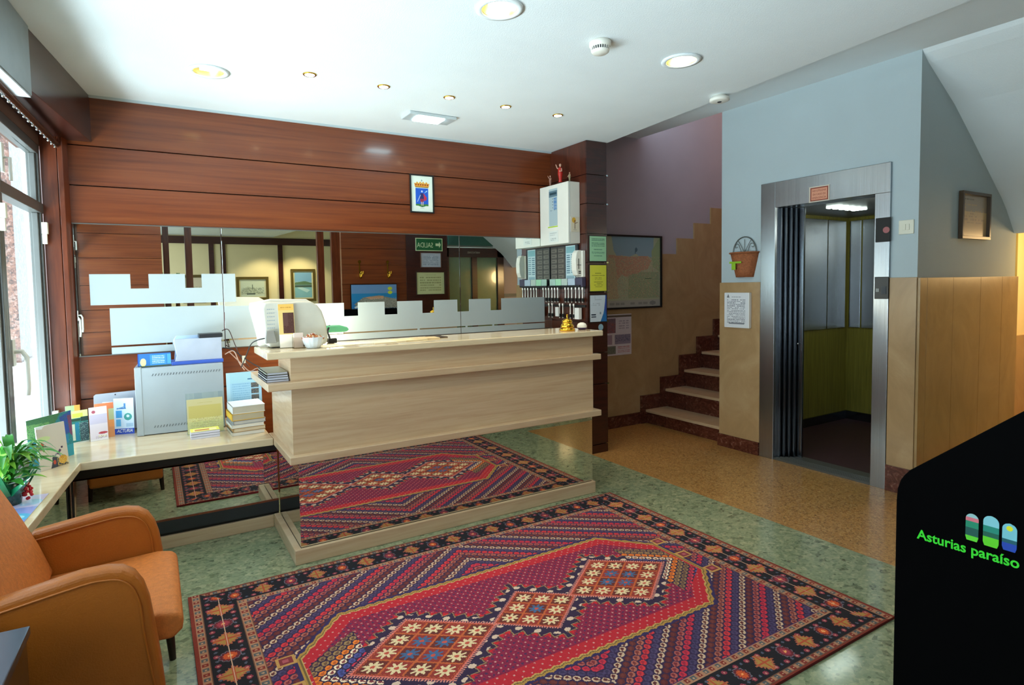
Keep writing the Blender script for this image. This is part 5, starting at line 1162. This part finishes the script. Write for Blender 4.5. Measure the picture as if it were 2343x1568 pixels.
# the pale housing stands in front of the dark cornice
m = MB(); m.prism([(-.441, 3.470), (-.560, 2.4), (-.70, 1.0), (-.72, 1.0), (-.60, 2.4), (-.47, 3.470)], 2.425, H - .003); build('housing', m, plain('pale_steel_blue', '#93a2aa', .35, metal=.2), bb)
m = MB(); m.prism([(-.445, 3.468), (-.57, 2.4), (-.70, 1.0), (-.88, 1.0), (-.76, 2.4), (-.60, 3.468)], 2.415, 2.424); build('underside', m, plain('white_lacquer', '#dfe8f2', .12, coat=.8), bb)
cr = thing('curtain_rail', 'chromed curtain rail running under the dark cornice by the window', 'rail', (-.5, 3.5, 2.40))
m = MB(); m.prism([(-.452, 4.43), (-.463, 4.43), (-.655, 1.6), (-.644, 1.6)], 2.385, 2.4045); build('rail', m, chrome, cr, .002)
m = MB()
for k in range(16):
    y = 4.38 - k * .085; x = -.455 - (4.43 - y) * .0675; m.sphere((x - .003, y, 2.38), .009, 6, sc=(1, 1.6, .8))
build('gliders', m, chrome, cr); m = MB(); m.prism([(-.44, 4.439), (-.475, 4.439), (-.69, 1.2), (-.655, 1.2)], 2.405, 2.413); build('rail_track', m, wood_box, cr)

# =================================================================== BEHIND THE CAMERA: things seen in the wall mirror
A = Art(.46, .20, .004, '#1c6a3c'); A.rect(.0, .0, 1, .06, '#cfe6b0'); A.rect(.0, .94, 1, 1, '#cfe6b0'); A.rect(0, 0, .025, 1, '#cfe6b0'); A.rect(.975, 0, 1, 1, '#cfe6b0'); A.poly([(.06, .5), (.13, .25), (.13, .4), (.26, .4), (.26, .6), (.13, .6), (.13, .75)], '#d6ecc0')
xs_ = notice('exit_sign', 'green SALIDA exit sign with an arrow, seen reversed in the wall mirror', 'sign', (4.035, .531, 2.075), *RW, A, thick=.006)
text('lettering', 'SALIDA', .11, frame((3.735, .5395, 2.075 + .055), *RW), plain('pale_green_ink', '#d6ecc0', .5), xs_, width=.27)
A = doc(.34, .22, '#b9c4d4', '#8896ac', 7, .005); r = framed('framed_certificate', 'small bluish framed certificate under the exit sign, seen in the mirror', 'certificate', (4.005, .531, 1.815), *RW, A, .008, plain('thin_brown_frame', '#6a4030', .4), .02)
A = doc(.47, .34, '#c6cf9c', '#9aa070', 6, .006); framed('framed_certificate', 'larger yellowish green framed certificate, seen in the mirror', 'certificate', (4.06, .531, 1.39), *RW, A, .01, plain('thin_dark_frame', '#3c2a20', .4), .02)
for x, lab in ((2.683, 'gold coat hook on the far plank wall, left of the pair in the mirror'), (3.119, 'gold coat hook on the far plank wall, right of the pair in the mirror')):
    r = thing('coat_hook', lab, 'hook', (x, .512, 1.72), 0, 'gold coat hooks on the plank wall')
    build('plate', MB().cyl((x, .511, 1.90), (x, .525, 1.90), .022, n=16).box(x - .008, x + .008, .511, .517, 1.66, 1.90), brass, r)
    build('hook', MB().tube(smooth([(x, .515, 1.72), (x, .56, 1.66), (x, .60, 1.68), (x, .60, 1.73)]), .010, 8).sphere((x, .60, 1.74), .018, 8).tube(smooth([(x - .0, .515, 1.70), (x + .035, .56, 1.72), (x + .04, .57, 1.76)]), .008, 8), brass, r)
A = Art(.52, .36, .008, '#c9d3bc'); A.poly([(.0, .2), (.3, .35), (.45, .6), (.55, .55), (.7, .65), (1, .3), (1, .1), (0, .1)], '#b9c0a6'); A.speck(.05, .15, .95, .55, '#5c6a5c', .3); A.rect(.4, .12, .75, .2, '#4c5a50'); A.rect(.5, .5, .52, .75, '#5c6a5c')
olive = plain('olive_gilt_frame', '#5c4c1c', .4)
framed('framed_painting', 'wide townscape in a gilt frame on the cream lounge wall, seen in the mirror', 'painting', (2.39, -5.498, 1.28), *RW, A, .06, olive, .03, .03, matc=plain('cream_mount', '#dcd7ac', .7))
A = Art(.40, .60, .008, '#8fb8cc'); A.rect(0, .65, 1, 1, '#7fb0d4'); A.poly([(0, .58), (.4, .66), (1, .6), (1, .5), (0, .5)], '#5c7c5c'); A.rect(0, .42, 1, .5, '#41584c'); A.rect(0, 0, 1, .42, '#86bcc8'); A.poly([(.1, .3), (.6, .42), (.9, .4), (.3, .2)], '#b8dce0')
framed('framed_painting', 'tall seascape in a gilt frame on the cream lounge wall, seen in the mirror', 'painting', (3.47, -5.498, 1.23), *RW, A, .055, olive, .03, .03, matc=plain('cream_mount', '#dcd7ac', .7))
A = Art(.34, .5, .01, '#d8c8a8'); A.speck(0, 0, 1, .6, '#7a8a6a', .4)
framed('framed_painting', 'partly hidden gilt framed picture at the left of the lounge wall', 'painting', (1.06, -5.498, 1.25), *RW, A, .06, olive, .03, matc=plain('cream_mount', '#dcd7ac', .7))
# low partition with a plant
pd = box('low_partition', .10, .16, -1.6, -.40, 0, 1.78, plain('sage_panel', '#8a8f78', .6), label='sage green low partition panel beyond the plank wall, in the mirror', cat='partition', bevel=.004)
fp = thing('small_plant', 'small bright green plant behind the low partition, seen in the mirror', 'plant', (.36, -1.40, 0))
build('pot_stand', MB().lathe([(.0001, 0), (.10, 0), (.03, .04), (.03, 1.42), (.07, 1.45), (.08, 1.56), (.0001, 1.56)], (.36, -1.40, 0), 16), terracotta, fp)
m = MB()
for k in range(26): leaf(m, (.36, -1.40, 1.56 + rng.uniform(0, .15)), rng.uniform(0, 2 * PI), rng.uniform(.06, .13), rng.uniform(.02, .1), .022, 0)
build('foliage', m, [leafB], fp)
text('lettering', 'HABITACIONES', .05, frame((5.21, -.588, 2.12), *RW), plain('pale_ink', '#b9b4a8', .5), d1, width=.26)

# =================================================================== LAMPS OF THE PLACE AND ADDED LOUNGE FILL
light('SPOT', 'lounge_lamp', (2.3, -4.9, 2.70), 60, (1, .86, .55), .05, spot=1.9, blend=.5)
light('SPOT', 'lounge_lamp', (3.1, -4.95, 2.70), 60, (1, .86, .55), .05, spot=1.9, blend=.5)
light('SPOT', 'lounge_fill', (1.2, -3.4, 2.72), 45, (1, .9, .72), .04, spot=2.7, blend=.8)  # added fill from the lounge side, without a fixture
light('SPOT', 'lounge_fill', (4.0, -3.4, 2.72), 30, (1, .9, .72), .04, spot=2.7, blend=.8)  # second added fill, likewise without a fixture
light('SPOT', 'rear_downlight', (2.9, .78, 2.73), 9, (1, .80, .5), .05, spot=1.0, blend=.8, target=(2.9, .70, 1.2))
light('POINT', 'corridor_lamp', (6.95, 1.40, 1.72), 48, (1, .66, .30), .15)
light('POINT', 'cabin_lamp', (5.2, 2.3, 2.0), 9, (.92, 1, .93), .12)
light('POINT', 'stair_lamp', (6.9, 4.2, 4.2), 30, (1, .50, .2), .15)
